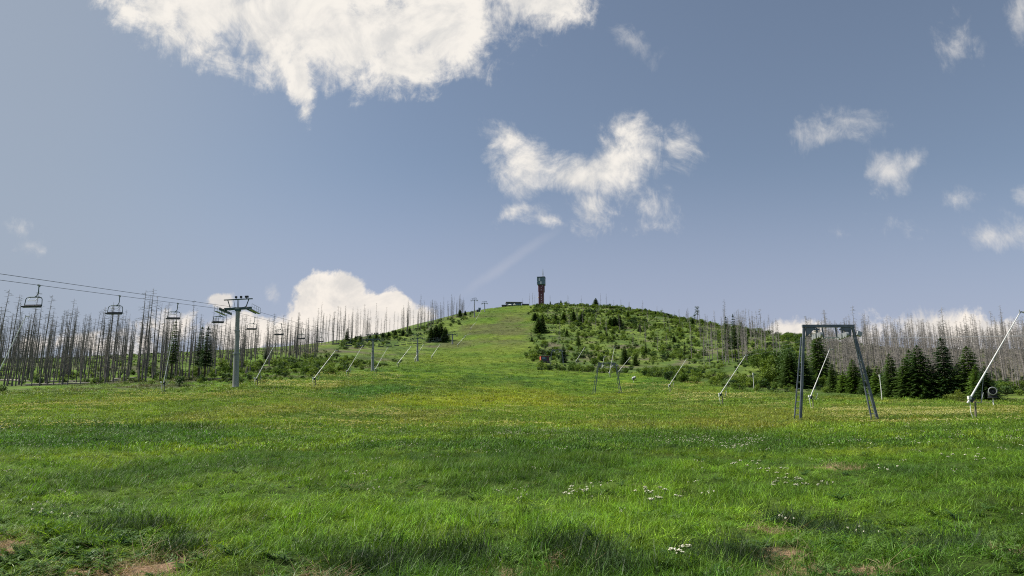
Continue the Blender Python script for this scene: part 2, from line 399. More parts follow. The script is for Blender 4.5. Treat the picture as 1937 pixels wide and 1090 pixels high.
# ------------------------------------------------------------------ scatter of uncountable plants
def scatter(name, pts, scl, rot, vi, tint, sources):
    col = bpy.data.collections.new(name + '_sources')
    for o in sources: col.objects.link(o)
    me = bpy.data.meshes.new(name); me.from_pydata(np.asarray(pts).tolist(), [], [])
    n = len(pts)
    a = me.attributes.new('scl', 'FLOAT_VECTOR', 'POINT'); a.data.foreach_set('vector', np.asarray(scl, np.float32).ravel())
    a = me.attributes.new('rot', 'FLOAT_VECTOR', 'POINT'); a.data.foreach_set('vector', np.asarray(rot, np.float32).ravel())
    a = me.attributes.new('vi', 'INT', 'POINT'); a.data.foreach_set('value', np.asarray(vi, np.int32))
    a = me.attributes.new('tint', 'FLOAT_COLOR', 'POINT'); a.data.foreach_set('color', np.concatenate([tint, np.ones((n, 1))], 1).astype(np.float32).ravel())
    o = obj(name, me); o['kind'] = 'stuff'
    ng = bpy.data.node_groups.new(name + '_scatter', 'GeometryNodeTree')
    ng.interface.new_socket('Geometry', in_out='INPUT', socket_type='NodeSocketGeometry')
    ng.interface.new_socket('Geometry', in_out='OUTPUT', socket_type='NodeSocketGeometry')
    N, L = ng.nodes, ng.links
    gi, go = N.new('NodeGroupInput'), N.new('NodeGroupOutput')
    ci = N.new('GeometryNodeCollectionInfo'); ci.inputs['Collection'].default_value = col
    ci.inputs['Separate Children'].default_value = True; ci.inputs['Reset Children'].default_value = True
    ip = N.new('GeometryNodeInstanceOnPoints'); ip.inputs['Pick Instance'].default_value = True
    def na(nm, ty):
        q = N.new('GeometryNodeInputNamedAttribute'); q.data_type = ty; q.inputs['Name'].default_value = nm
        return q.outputs['Attribute']
    L.new(gi.outputs[0], ip.inputs['Points']); L.new(ci.outputs[0], ip.inputs['Instance'])
    L.new(na('vi', 'INT'), ip.inputs['Instance Index']); L.new(na('scl', 'FLOAT_VECTOR'), ip.inputs['Scale'])
    er = N.new('FunctionNodeEulerToRotation'); L.new(na('rot', 'FLOAT_VECTOR'), er.inputs[0]); L.new(er.outputs[0], ip.inputs['Rotation'])
    L.new(ip.outputs[0], go.inputs[0])
    md = o.modifiers.new('scatter', 'NODES'); md.node_group = ng
    return o
def src(name, me):
    return bpy.data.objects.new(name, me)

def blade(mb, base, az, h, bend, w, seg=3):
    d = Vector((math.cos(az), math.sin(az), 0)); sd = Vector((-d.y, d.x, 0))
    vs, fs = [], []
    for i in range(seg + 1):
        t = i / seg
        p = Vector(base) + d * (bend * h * t * t) + Vector((0, 0, h * (t - .35 * bend * t * t)))
        ww = w * (1 - t) ** .6
        if i < seg: vs += [p - sd * ww / 2, p + sd * ww / 2]
        else: vs.append(p)
    for i in range(seg - 1): fs.append((2 * i, 2 * i + 1, 2 * i + 3, 2 * i + 2))
    fs.append((2 * seg - 2, 2 * seg - 1, 2 * seg))
    mb.add(vs, fs)
def tuft_mesh(seed, n, rad, h0, h1, w, bend=.5, mat='blade', seg=3):
    r = random.Random(seed); mb = MB()
    for _ in range(n):
        a, q = r.uniform(0, 6.283), rad * math.sqrt(r.random())
        blade(mb, (q * math.cos(a), q * math.sin(a), -.03), r.uniform(0, 6.283), r.uniform(h0, h1), r.uniform(.1, 1) * bend * 1.6, w * r.uniform(.7, 1.3), seg)
    me = mb.mesh('grass_tuft', M[mat]); nv = 2 * seg + 1
    a = me.attributes.new('tone', 'FLOAT', 'POINT')
    tones = [v for _ in range(n) for v in [r.choice((.4, .55, .8, 1, 1, 1.3, 1.75)) * r.uniform(.85, 1.15)] for _k in range(nv)]
    a.data.foreach_set('value', [t * 1.06 for t in tones]); return me
def weed_mesh(seed, n, h):
    r = random.Random(seed); mb = MB()
    for _ in range(n):                                   # leafy stems: pairs of leaflets along an arching midrib
        az, L_ = r.uniform(0, 6.283), h * r.uniform(.6, 1.1)
        d = Vector((math.cos(az), math.sin(az), 0)); sd = Vector((-d.y, d.x, 0))
        k = 7
        for i in range(1, k + 1):
            t = i / k
            p = d * (L_ * .75 * t) + Vector((0, 0, L_ * (1.0 * t - .55 * t * t)))
            ll = .3 * L_ * (1 - .75 * t) + .02
            for sgn in (-1, 1):
                e = p + sd * sgn * ll + d * ll * .5 + Vector((0, 0, -.1 * ll + r.uniform(-.03, .03)))
                m1 = (p + e) / 2 + d * ll * .22; m2 = (p + e) / 2 - d * ll * .22
                mb.add([p, m1, e, m2], [(0, 1, 2, 3)])
        mb.tube([(0, 0, 0), d * L_ * .37 + Vector((0, 0, L_ * .36)), d * L_ * .75 + Vector((0, 0, L_ * .45))], [.006, .004, .002], 3)
    return mb.mesh('weed_plant', M['weed'])
def flower_mesh(seed, n, h, head, mat, rad):
    r = random.Random(seed); mb = MB(); me_s = MB()
    for _ in range(n):
        a, q = r.uniform(0, 6.283), rad * math.sqrt(r.random())
        x, y, z = q * math.cos(a), q * math.sin(a), h * r.uniform(.75, 1.1)
        for k in range(5):
            c = Vector((x + r.gauss(0, head * .45), y + r.gauss(0, head * .45), z + r.gauss(0, head * .2)))
            s_ = head * r.uniform(.35, .6); t = Matrix.Rotation(r.uniform(0, 3), 3, 'Z') @ Matrix.Rotation(r.uniform(-.6, .6), 3, 'X')
            mb.add([c + t @ Vector(p) for p in ((-s_, -s_ * .7, 0), (s_, -s_ * .7, .02), (s_ * .8, s_ * .7, 0), (-s_ * .8, s_ * .7, .02))], [(0, 1, 2, 3)])
        me_s.tube([(x * .7, y * .7, -.02), (x, y, z)], [.003, .002], 3)
    me = mb.mesh('flower', M[mat]); 
    n0 = len(mb.v)
    both = MB(); both.add(mb.v, mb.f); both.add(me_s.v, me_s.f)
    me = both.mesh('flower', M[mat]); me.materials.append(M['flower_stem'])
    for p in me.polygons:
        if p.index >= len(mb.f): p.material_index = 1
    return me

def sample_band(y0, y1, dens, k=.80, off=5.0):
    area = k * (y1 ** 2 - y0 ** 2) + 2 * off * (y1 - y0)
    n = int(area * dens)
    yy = rng.uniform(y0, y1, int(n * 2.4)); keep = rng.random(len(yy)) < (k * yy + off) / (k * y1 + off); yy = yy[keep][:n]
    xx = rng.uniform(-1, 1, len(yy)) * (k * yy + off)
    return xx, yy

def grass():
    sources = [src('grass_a', tuft_mesh(1, 46, .17, .08, .24, .008, .9)), src('grass_b', tuft_mesh(2, 40, .22, .12, .32, .007, 1.15)),
               src('grass_c', tuft_mesh(3, 34, .15, .18, .40, .006, .7)), src('grass_d', tuft_mesh(4, 46, .28, .06, .18, .010, 1.3)),
               src('grass_e', tuft_mesh(5, 60, .55, .18, .38, .026, .6, 'blade', 2)), src('grass_f', tuft_mesh(6, 60, .7, .12, .30, .034, .8, 'blade', 2)),
               src('grass_g', tuft_mesh(7, 55, 1.1, .2, .45, .075, .7, 'blade', 2))]
    P, S, Rr, V, T = [], [], [], [], []
    for (y0, y1, dens, kinds, s0, s1) in ((4.5, 13, 46, (0, 1, 2, 3, 3), .7, 1.1), (13, 26, 24, (0, 1, 2, 3, 3), .8, 1.2), (26, 45, 7.0, (4, 5), .62, .95),
                                          (45, 110, 2.0, (4, 5), .85, 1.35), (110, 230, .5, (6, 6), .6, 1.0), (230, 420, .14, (6, 6), .8, 1.3), (420, 880, .03, (6, 6), 1.0, 1.9)):
        x, y = sample_band(y0, y1, dens)
        d = dirt(x, y)
        clump = fbm(x / 1.1, y / 1.1, 61, 3)
        keep = (rng.random(len(x)) > d * .93) & (rng.random(len(x)) < .5 + .9 * sstep(clump, .25, .6))
        inside = (x < edge_right(y) + 6) & (x > edge_left(y) - 30)
        if y0 > 100: keep &= inside
        x, y, clump = x[keep], y[keep], clump[keep]; n = len(x)
        hgt = .42 + 1.0 * sstep(fbm(x / 2.2, y / 2.2, 62, 4), .2, .8)
        s = rng.uniform(s0, s1, n)
        P.append(np.stack([x, y, gz(x, y)], 1)); S.append(np.stack([s, s, s * hgt * (.74 if y0 < 26 else .58 if y0 < 45 else .75 if y0 < 110 else 1) * rng.uniform(.8, 1.2, n)], 1))
        Rr.append(np.stack([rng.normal(0, .2, n), rng.normal(0, .2, n), rng.uniform(0, 6.283, n)], 1))
        tall = fbm(x / 5, y / 5, 63, 2)
        k = np.array(kinds)[rng.integers(0, len(kinds), n)]
        if y0 < 26: k = np.where((tall > .58) & (rng.random(n) < .6), 2, k)
        V.append(k)
        t = gcol(x, y) * 1.45 * rng.uniform(.7, 1.3, (n, 1)) * (1 + rng.normal(0, .06, (n, 3)))
        T.append(np.clip(t, 0, 1))
    x = np.concatenate([rng.normal(c[0], c[2] * .62, int(150 * c[2])) for c in PITS]); y = np.concatenate([rng.normal(c[1] + .12, c[2] * .6, int(150 * c[2])) for c in PITS]); n = len(x)
    s = rng.uniform(.8, 1.15, n); P.append(np.stack([x, y, gz(x, y)], 1)); S.append(np.stack([s, s, s * rng.uniform(.8, 1.35, n)], 1)); Rr.append(np.stack([rng.normal(0, .25, n), rng.normal(0, .25, n), rng.uniform(0, 6.283, n)], 1))
    V.append(np.where(rng.random(n) < .6, 1, 2)); T.append(np.clip(np.array((.038, .080, .022)) * rng.uniform(.6, 1.3, (n, 1)) * np.ones((n, 3)), 0, 1))
    scatter('grass', np.concatenate(P), np.concatenate(S), np.concatenate(Rr), np.concatenate(V), np.concatenate(T), sources)
    # dry thatch on and around the bare patches
    x, y = [], []
    for cx, cy, rx, ry in DIRT:
        n = int(150 * rx * ry) + 6
        x.append(rng.normal(cx, rx * .6, n)); y.append(rng.normal(cy, ry * .6, n))
    x, y = np.concatenate(x), np.concatenate(y)
    n = len(x); s = rng.uniform(.35, .8, n)
    st = [src('straw_a', tuft_mesh(21, 26, .18, .1, .26, .006, 1.6, 'straw')), src('straw_b', tuft_mesh(22, 20, .2, .06, .18, .007, 1.9, 'straw'))]
    x2, y2 = sample_band(5, 40, .35); k2 = fbm(x2 / 3, y2 / 3, 71, 3) > .55; x2, y2 = x2[k2], y2[k2]
    x, y = np.concatenate([x, x2]), np.concatenate([y, y2]); n = len(x); s = rng.uniform(.4, .9, n)
    scatter('dry_thatch', np.stack([x, y, gz(x, y)], 1), np.stack([s, s, s * .8], 1), np.stack([rng.normal(0, .35, n), rng.normal(0, .35, n), rng.uniform(0, 6.28, n)], 1),
            rng.integers(0, 2, n), np.ones((n, 3)), st)
    # leafy weeds: thick by the lower corner, sparse elsewhere
    x = np.concatenate([rng.normal(-5.0, .7, 110), rng.normal(-6.4, .9, 60), rng.normal(2.6, 1.2, 45), rng.normal(5.2, 1.0, 60), rng.normal(-1.5, 1.8, 30)])
    y = np.concatenate([rng.normal(8.6, .7, 110), rng.normal(10.5, 1.2, 60), rng.normal(8.6, .6, 45), rng.normal(9.2, .9, 60), rng.normal(8.2, .5, 30)])
    x2, y2 = sample_band(6, 38, 1.0); x, y = np.concatenate([x, x2]), np.concatenate([y, y2]); n = len(x); s = rng.uniform(.4, 1.05, n)
    scatter('weeds', np.stack([x, y, gz(x, y)], 1), np.stack([s, s, s], 1), np.stack([rng.normal(0, .15, n), rng.normal(0, .15, n), rng.uniform(0, 6.28, n)], 1),
            rng.integers(0, 3, n), np.ones((n, 3)), [src('weed_a', weed_mesh(31, 8, .26)), src('weed_b', weed_mesh(32, 7, .22)), src('weed_c', weed_mesh(33, 10, .18))])
    # wild flowers in drifts
    fs = [src('flower_a', flower_mesh(41, 4, .20, .011, 'petal', .2)), src('flower_b', flower_mesh(42, 5, .25, .014, 'petal', .3)),
          src('flower_c', flower_mesh(43, 7, .42, .052, 'petal_y', .7)), src('flower_d', flower_mesh(44, 8, .50, .10, 'petal_y', 1.2))]
    X, Y, K = [], [], []
    x, y = sample_band(9, 48, .9); k = rng.random(len(x)) < .12 + .5 * sstep(fbm(x / 3, y / 4, 81, 3), .52, .75)
    X.append(x[k]); Y.append(y[k]); K.append(rng.integers(0, 2, k.sum()))
    x, y = sample_band(40, 120, .30); k = rng.random(len(x)) < sstep(fbm(x / 10, y / 12, 82, 4), .52, .74)
    X.append(x[k]); Y.append(y[k]); K.append(np.full(k.sum(), 2))
    for (px0, px1, v, Y0, Y1, n, kd) in ((0, 260, 778, 76, 90, 150, 2), (200, 520, 757, 92, 120, 200, 2), (480, 640, 728, 135, 165, 120, 3), (600, 760, 712, 190, 240, 130, 3), (630, 760, 786, 70, 84, 60, 2),
                                         (1170, 1330, 738, 180, 225, 120, 3), (1260, 1440, 757, 128, 160, 130, 3), (1550, 1937, 787, 64, 78, 170, 2), (1560, 1700, 777, 85, 98, 90, 2), (1400, 1500, 765, 105, 118, 50, 2), (1700, 1937, 775, 84, 96, 80, 2),
                                         (880, 1100, 775, 86, 100, 60, 2), (940, 1100, 828, 36, 44, 34, 1), (1250, 1480, 850, 27, 33, 40, 1)):
        n = int(n * (1.9 if Y0 > 60 else 1)); yy = rng.uniform(Y0, Y1, n); ax, bx = at(px0, v, 1).x, at(px1, v, 1).x
        xx = rng.uniform(ax, bx, n) * yy
        k = fbm(xx / 5, yy / 4, 85, 3) > .42
        X.append(xx[k]); Y.append(yy[k]); K.append(np.full(k.sum(), kd))
    x, y, k = np.concatenate(X), np.concatenate(Y), np.concatenate(K); n = len(x); s = rng.uniform(.7, 1.3, n)
    scatter('wildflowers', np.stack([x, y, gz(x, y)], 1), np.stack([s, s, s], 1), np.stack([0 * x, 0 * x, rng.uniform(0, 6.28, n)], 1), k, np.ones((n, 3)), fs)
grass()

# ------------------------------------------------------------------ flowering clumps one can point at
def umbel_clump(name, label, loc, seed, n=8, h=.6, rad=.28):
    h *= .82
    r = random.Random(seed); o = thing(name, label, 'wild flower', loc, r.uniform(0, 6), 'white flowering umbels in the meadow')
    for _ in range(n):
        st, hd = MB(), MB()
        a, q = r.uniform(0, 6.283), rad * math.sqrt(r.random())
        b = Vector((q * .4 * math.cos(a), q * .4 * math.sin(a), -.04)); t = Vector((q * math.cos(a), q * math.sin(a), h * r.uniform(.65, 1.05)))
        st.tube([b, (b + t) / 2 + Vector((.01, 0, .03)), t], [.004, .0035, .003], 4)
        hr = r.uniform(.026, .055)
        for k in range(14):
            aa, qq = r.uniform(0, 6.283), hr * math.sqrt(r.random())
            c = t + Vector((qq * math.cos(aa), qq * math.sin(aa), .035 - qq * .5 + r.uniform(-.008, .008)))
            st.tube([t, c], [.003, .002], 3, False)
            s_ = r.uniform(.008, .013); m = Matrix.Rotation(r.uniform(0, 3), 3, 'Z') @ Matrix.Rotation(r.uniform(-.8, .8), 3, 'X')
            hd.add([c + m @ Vector((s_ * math.cos(j * 1.047), s_ * math.sin(j * 1.047), .004 * (j % 2))) for j in range(6)], [(0, 1, 2, 3, 4, 5)])
        so_ = st.build('stem', M['flower_stem'], o); hd.build('flower_head', M['petal'], so_)
    return o
for i, (px, v, Y, n, h, rad, lab) in enumerate((
    (1085, 945, 12.6, 8, .42, .26, 'small white flower clump standing alone in the green centre grass'),
    (1228, 950, 12.3, 10, .42, .30, 'broad white flower clump beside a smaller white one in dark grass'),
    (1258, 962, 11.8, 7, .36, .24, 'smaller white flower clump just beside the broad white one'),
    (1492, 938, 13.2, 12, .42, .38, 'widest white flower clump growing below the ski lift gantry'),
    (1412, 898, 17.2, 8, .45, .36, 'flat white flower clump uphill of the widest white clump'),
    (1462, 905, 16.2, 7, .42, .4, 'loose white flower clump next to the flat white clump'),
    (1288, 1082, 8.0, 6, .28, .14, 'creamy flower clump at the bottom edge among dark tufts'),
    (1388, 858, 23, 10, .5, .5, 'distant white flower clump beside a dark tuft in open meadow'),
    (1826, 888, 17.6, 8, .42, .5, 'white flower clump below the snow lance at the meadow edge'),
    (965, 832, 33, 12, .5, .9, 'sparse white flower drift farthest out in the centre meadow'))):
    p = on(px, v, Y); umbel_clump('umbel_flower', lab, p, 300 + i, n, h, rad)

# ------------------------------------------------------------------ trees
def dead_tree(seed, h, twigs, tl, pale=False, broken=False):
    r = random.Random(seed); tr, br = MB(), MB()
    lean = Vector((r.gauss(0, .012), r.gauss(0, .012), 0)); pts, rad = [], []
    bend = r.uniform(-.01, .01)
    for i in range(8):
        t = i / 7
        pts.append(Vector((0, 0, h * t)) + lean * h * t + Vector((bend * h * math.sin(t * 3), .5 * bend * h * math.sin(t * 2.3), 0)))
        rad.append(.0080 * h * (1 - t) ** .8 + (.05 if broken else .016))
    tr.tube([Vector((0, 0, -.6))] + pts, [rad[0] * 1.35] + rad, 7)
    for k in range(twigs):
        t = r.uniform(.10, .985) ** .8
        p = pts[min(6, int(t * 7))].lerp(pts[min(7, int(t * 7) + 1)], t * 7 - int(t * 7))
        a = r.uniform(0, 6.283); L_ = tl * r.uniform(.25, 1.0) * (1.25 - .85 * t) * (.45 if t < .35 else 1)
        d = Vector((math.cos(a), math.sin(a), 0)); dz = r.uniform(-.45, .12)
        q = p + d * L_ * .55 + Vector((0, 0, dz * L_ * .35)); e = p + d * L_ + Vector((0, 0, dz * L_ * r.uniform(.6, 1.1)))
        br.tube([p, q, e], [.024, .017, .007], 3, False)
        for _ in range(2 if L_ > .5 else 1):
            f = r.uniform(.35, .9); b0 = p.lerp(e, f); a2 = a + r.choice((-1, 1)) * r.uniform(.5, 1.1)
            br.tube([b0, b0 + Vector((math.cos(a2), math.sin(a2), r.uniform(-.5, .1))) * L_ * .4], [.013, .006], 3, False)
    m = M['barkpale'] if pale else M['bark']
    return tr.mesh('trunk', m, True), br.mesh('crown', m)
DEAD = [dead_tree(100 + i, 16, 95, 1.7) for i in range(6)] + [dead_tree(120 + i, 16, 150, 2.0, True) for i in range(6)] + [dead_tree(140 + i, 9, 26, .8, False, True) for i in range(2)]
def joined(name, parts):
    vs, fs, mats, mi = [], [], [], []
    for me in parts:
        n = len(vs); vs += [tuple(v.co) for v in me.vertices]
        mats.append(me.materials[0])
        for p in me.polygons: fs.append(tuple(i + n for i in p.vertices)); mi.append(len(mats) - 1)
    m = bpy.data.meshes.new(name); m.from_pydata(vs, [], fs)
    for x in mats: m.materials.append(x)
    m.polygons.foreach_set('material_index', mi)
    return m
DEADJ = [joined('dead_spruce', d) for d in DEAD]

def spruce(seed, h, rad, mat, dens=1.0, bare=.06):
    r = random.Random(seed); tr, cr = MB(), MB()
    tr.tube([(0, 0, -.5), (0, 0, h * .5), (0, 0, h)], [.016 * h, .009 * h, .015], 7)
    nw = int(30 * dens) + 6
    for w in range(nw):
        t = bare + (1 - bare) * (w + r.uniform(-.3, .3)) / nw
        t = min(max(t, bare), .99); z = h * t
        Lw = rad * (1 - t) ** .82 * r.uniform(.85, 1.12) + .12
        nb = 5 + int(5 * (1 - t))
        a0 = r.uniform(0, 6.28)
        for b in range(nb):
            a = a0 + 6.283 * b / nb + r.uniform(-.25, .25)
            L_ = Lw * r.uniform(.6, 1.15)
            d = Vector((math.cos(a), math.sin(a), 0)); sd = Vector((-d.y, d.x, 0))
            rise = .30 * t - .22
            ns = max(3, int(L_ / .19))
            for i in range(1, ns + 1):
                f = i / ns
                p = Vector((0, 0, z)) + d * L_ * f + Vector((0, 0, L_ * (rise * f - .20 * f * f + .12 * max(0, f - .7))))
                sl = (.32 + .30 * (1 - f)) * (.55 + .45 * min(1, L_))
                for sg in (-1, 1):
                    e = p + sd * sg * sl * r.uniform(.6, 1.1) + d * sl * r.uniform(.1, .6) + Vector((0, 0, -sl * r.uniform(.15, .6)))
                    wd = d * sl * .30 + Vector((0, 0, .06 * sl))
                    cr.add([p - wd * .4, (p + e) / 2 - wd * .8, e, (p + e) / 2 + wd], [(0, 1, 2, 3)])
            e = Vector((0, 0, z)) + d * (L_ + .18) + Vector((0, 0, L_ * (rise - .20) - .02))
            cr.add([Vector((0, 0, z)) + d * L_ * .7 + Vector((0, 0, L_ * (rise * .7 - .1))) - sd * .1, e, Vector((0, 0, z)) + d * L_ * .7 + Vector((0, 0, L_ * (rise * .7 - .1))) + sd * .1], [(0, 1, 2)])
    for k in range(10):
        z = h * (.97 + .03 * k / 10); a = k * 2.4
        cr.add([(0, 0, z - .2), (.16 * math.cos(a), .16 * math.sin(a), z - .05), (0, 0, z + .25)], [(0, 1, 2)])
    return tr.mesh('trunk', M['brown'], True), cr.mesh('crown', mat)
SPR = [spruce(200 + i, 10, rr, M['needles'], 1.25) for i, rr in enumerate((3.5, 3.0, 4.1, 3.3))]
SPRL = [spruce(210 + i, 8, rr, M['needles_light']) for i, rr in enumerate((3.0, 2.6))]
SPRT = [spruce(220 + i, 12, rr, M['needles'], .8, .3) for i, rr in enumerate((1.7, 1.5))]
def pine(seed, h):
    r = random.Random(seed); tr, cr = MB(), MB()
    tr.tube([(0, 0, -.5), (.1, 0, h * .5), (.0, .1, h)], [.3, .2, .05], 7)
    for k in range(26):
        t = r.uniform(.5, 1.0); a = r.uniform(0, 6.28); L_ = r.uniform(.6, 2.6) * (1.25 - t * .75)
        p = Vector((0, 0, h * t)); e = p + Vector((math.cos(a) * L_, math.sin(a) * L_, r.uniform(-.2, .5)))
        tr.tube([p, e], [.05, .02], 4, False)
        for _ in range(44):
            c = e + Vector((r.gauss(0, .38), r.gauss(0, .38), r.gauss(0, .2))); s_ = r.uniform(.14, .3)
            m = Euler((r.uniform(-1, 1), r.uniform(-1, 1), r.uniform(0, 6))).to_matrix()
            cr.add([c + m @ Vector(q) for q in ((-s_, 0, 0), (0, -s_ * .35, 0), (s_, 0, 0), (0, s_ * .35, 0))], [(0, 1, 2, 3)])
    return tr.mesh('trunk', M['brown'], True), cr.mesh('crown', M['needles'])
PINE = [pine(230, 14), pine(231, 11)]
def shrub(seed, h, w, n, mat, leaf=.16):
    """leaf-sized faces in uneven lobes round several stems, with gaps"""
    r = random.Random(seed); st, cr = MB(), MB()
    lobes = []
    for k in range(9):
        a = r.uniform(0, 6.28); q = w * .5 * math.sqrt(r.random()) * .85
        z = h * r.uniform(.25, .9) * (1 - .35 * q / (w * .5))
        lobes.append((Vector((q * math.cos(a), q * math.sin(a), z)), r.uniform(.16, .34) * w, r.uniform(.12, .28) * h))
        st.tube([(r.uniform(-.08, .08), r.uniform(-.08, .08), -.2), lobes[-1][0] * .6, lobes[-1][0]], [.045, .03, .012], 5, False)
    for k in range(n):
        c, rw, rh = lobes[k % len(lobes)]
        v = Vector((r.gauss(0, 1), r.gauss(0, 1), r.gauss(0, 1))).normalized() * (r.random() ** .45)
        p = c + Vector((v.x * rw, v.y * rw, v.z * rh))
        if p.z < .05: p.z = r.uniform(.05, .3)
        s_ = leaf * r.uniform(.6, 1.3)
        m = Euler((r.uniform(-.9, .9), r.uniform(-.9, .9), r.uniform(0, 6.28))).to_matrix()
        cr.add([p + m @ Vector(q) for q in ((-s_, 0, 0), (-.1 * s_, -s_ * .5, .05 * s_), (s_, 0, 0), (.1 * s_, s_ * .5, .05 * s_))], [(0, 1, 2, 3)])
    return st.mesh('stems', M['brown']), cr.mesh('crown', mat)
SHR = [shrub(240 + i, 2.6, 2.6, 620, M['leaf']) for i in range(4)]
SHRD = [shrub(250 + i, 2.6, 2.8, 620, M['leaf_dark']) for i in range(3)]
SHRY = [shrub(260, 2.4, 4.2, 1400, M['leaf_yel'], .14)]
BIG = [shrub(262, 9, 7.5, 3600, M['leaf'], .26), shrub(263, 9, 8, 3600, M['leaf_dark'], .26)]
def plant(name, label, cat, pair, loc, sx, sz, group=None, parts=('trunk', 'crown'), rz=None):
    o = thing(name, label, cat, loc, random.uniform(0, 6.28) if rz is None else rz, group); o.scale = (sx, sx, sz)
    obj(parts[0], pair[0], o); obj(parts[1], pair[1], o)
    return o

# --- dead spruces: candidates by stand
cand = []
def stand(n, fn, tries=40):
    k = 0
    while k < n:
        x, y, h, kind, grp = fn()
        if y is None: continue
        cand.append((x, y, h, kind, grp)); k += 1
def left_front():
    u = random.uniform(-.80, -.26)
    yf = np.interp(u, [-.8, -.69, -.5, -.42, -.36, -.30, -.26], [146, 148, 156, 172, 225, 285, 330])
    yb = np.interp(u, [-.8, -.5, -.36, -.26], [290, 300, 360, 420])
    y = yf + (yb - yf) * random.random() ** 1.15; x = u * y
    if fbm(np.array([x / 9]), np.array([y / 9]), 91, 2)[0] < .34: return 0, None, 0, 0, 0
    h = random.gauss(12.0, 2.8) if random.random() < .8 else random.gauss(17, 2)
    if random.random() < .08: h = random.uniform(4, 8)
    return x, y, max(4, h), 'dark', 'front' if y < 190 else 'back'
stand(720, left_front)
def ridge():
    px = random.choice((random.uniform(600, 700), random.uniform(690, 880), random.uniform(760, 880)))
    Y = np.interp(px, [600, 700, 760, 880], [470, 540, 610, 740]) + random.uniform(-40, 40)
    x = at(px, 640, Y).x
    if x > edge_left(Y) - 8: return 0, None, 0, 0, 0
    return x, Y, max(8, random.gauss(18, 4)), 'dark', 'ridge'
stand(160, ridge)
def right_stand():
    u = random.uniform(.40, .86)
    yf = np.interp(u, [.40, .5, .6, .86], [230, 205, 190, 168]); y = yf + (430 - yf) * random.random() ** 1.1
    return u * y, y, max(6, random.gauss(13.6, 3.4)), 'pale', 'right'
stand(1050, right_stand)
def mid_right():
    px = random.gauss(1400, 45); y = random.uniform(300, 520)
    if not 1290 < px < 1480: return 0, None, 0, 0, 0
    return at(px, 660, y).x, y, max(6, random.gauss(16, 3)), 'pale', 'slope'
stand(85, mid_right)
def snags():
    px = random.uniform(1005, 1330); y = random.uniform(420, 850)
    x = at(px, 620, y).x
    if x < edge_right(y) + 8: return 0, None, 0, 0, 0
    return x, y, random.uniform(6, 14), 'pale', 'snag'
stand(46, snags)
for px, h, Y in ((1100, 13, 862), (1137, 16, 850), (1148, 17, 848), (1162, 10, 840), (1175, 12, 835), (1215, 7, 800), (1190, 8, 825), (1277, 8, 720), (1028, 22, 780), (1002, 15, 880), (1008, 16, 880), (1012, 12, 880), (989, 10, 885)):
    cand.append((at(px, 600, Y).x, Y, h, 'dark', 'snag'))
for px, v, Y, h in ((8, 722, 150, 19), (30, 728, 150, 18.5), (75, 728, 148, 18.5), (60, 727, 150, 15), (118, 725, 152, 15), (128, 725, 152, 15.5), (152, 726, 150, 15), (262, 722, 158, 20), (275, 722, 158, 20.5), (268, 722, 162, 19), (560, 690, 300, 20), (513, 690, 290, 20)):
    cand.append((at(px, v, Y).x, Y, h, 'dark', 'front' if Y < 190 else 'back'))
cand.sort(key=lambda c: -c[2] / c[1])
LAB = {'front': ('bare dark dead spruce at the meadow-side front of the stand behind the chairs', 'dead spruces along the meadow edge'),
       'back': ('bare dead spruce deep in the thinned stand beyond the chairlift cable', 'dead spruces deep in the chairlift-side stand'),
       'ridge': ('thin dead spruce on the shoulder between chairlift stand and summit', 'dead spruces on the shoulder below the summit'),
       'right': ('pale bare dead spruce in the dense grey stand behind the green spruces', 'dead spruces of the dense grey stand'),
       'slope': ('pale dead spruce in the sparse stand between bushy slope and gantry', 'dead spruces between slope and gantry'),
       'snag': ('lone dead snag among bushes on the summit slope', 'dead snags on the summit slope')}
seen, count, rest = {}, 0, []
# always keep the rare kinds as individuals
prio = [c for c in cand if c[4] in ('snag', 'slope')][:70] + [c for c in cand if c[4] == 'ridge'][:45]
main = [c for c in cand if c not in prio]
indiv = prio + main[:300 - len(prio)]; rest = main[300 - len(prio):]
for (x, y, h, kind, grp) in indiv:
    if kind == 'dark': k = random.randrange(6) if h > 8 or random.random() < .5 else random.randrange(12, 14)
    else: k = 6 + random.randrange(6)
    base_h = 9 if k >= 12 else 16
    lab, g = LAB[grp]
    loc = (x, y, g1(x, y)); s = h / base_h; sx = s ** .5 * random.uniform(.75, 1.2)
    if y < 215:
        q = plant('dead_spruce', lab, 'dead tree', DEAD[k], loc, sx, s, g, ('trunk', 'crown')); q.rotation_euler[0] = random.gauss(0, .015); q.rotation_euler[1] = random.gauss(0, .015) + (random.uniform(-.14, .14) if random.random() < .06 else 0)
    else:
        o = obj('dead_spruce', DEADJ[k], None, loc); tag(o, lab, 'dead tree', g); o.scale = (sx, sx, s); o.rotation_euler = (random.gauss(0, .018), random.gauss(0, .018) + (random.uniform(-.18, .18) if random.random() < .08 else 0), random.uniform(0, 6.28))
xs = np.array([c[0] for c in rest]); ysr = np.array([c[1] for c in rest]); hs = np.array([c[2] for c in rest]) / 16
vi = np.array([random.randrange(6) if c[3] == 'dark' else 6 + random.randrange(6) for c in rest])
n = len(rest)
order = sorted(range(14), key=lambda i: 'dead_%02d' % i)
scatter('dead_forest', np.stack([xs, ysr, gz(xs, ysr)], 1), np.stack([hs ** .5, hs ** .5, hs], 1), np.stack([rng.normal(0, .012, n), rng.normal(0, .012, n), rng.uniform(0, 6.28, n)], 1),
        vi, np.ones((n, 3)), [src('dead_%02d' % i, DEADJ[i]) for i in range(14)])

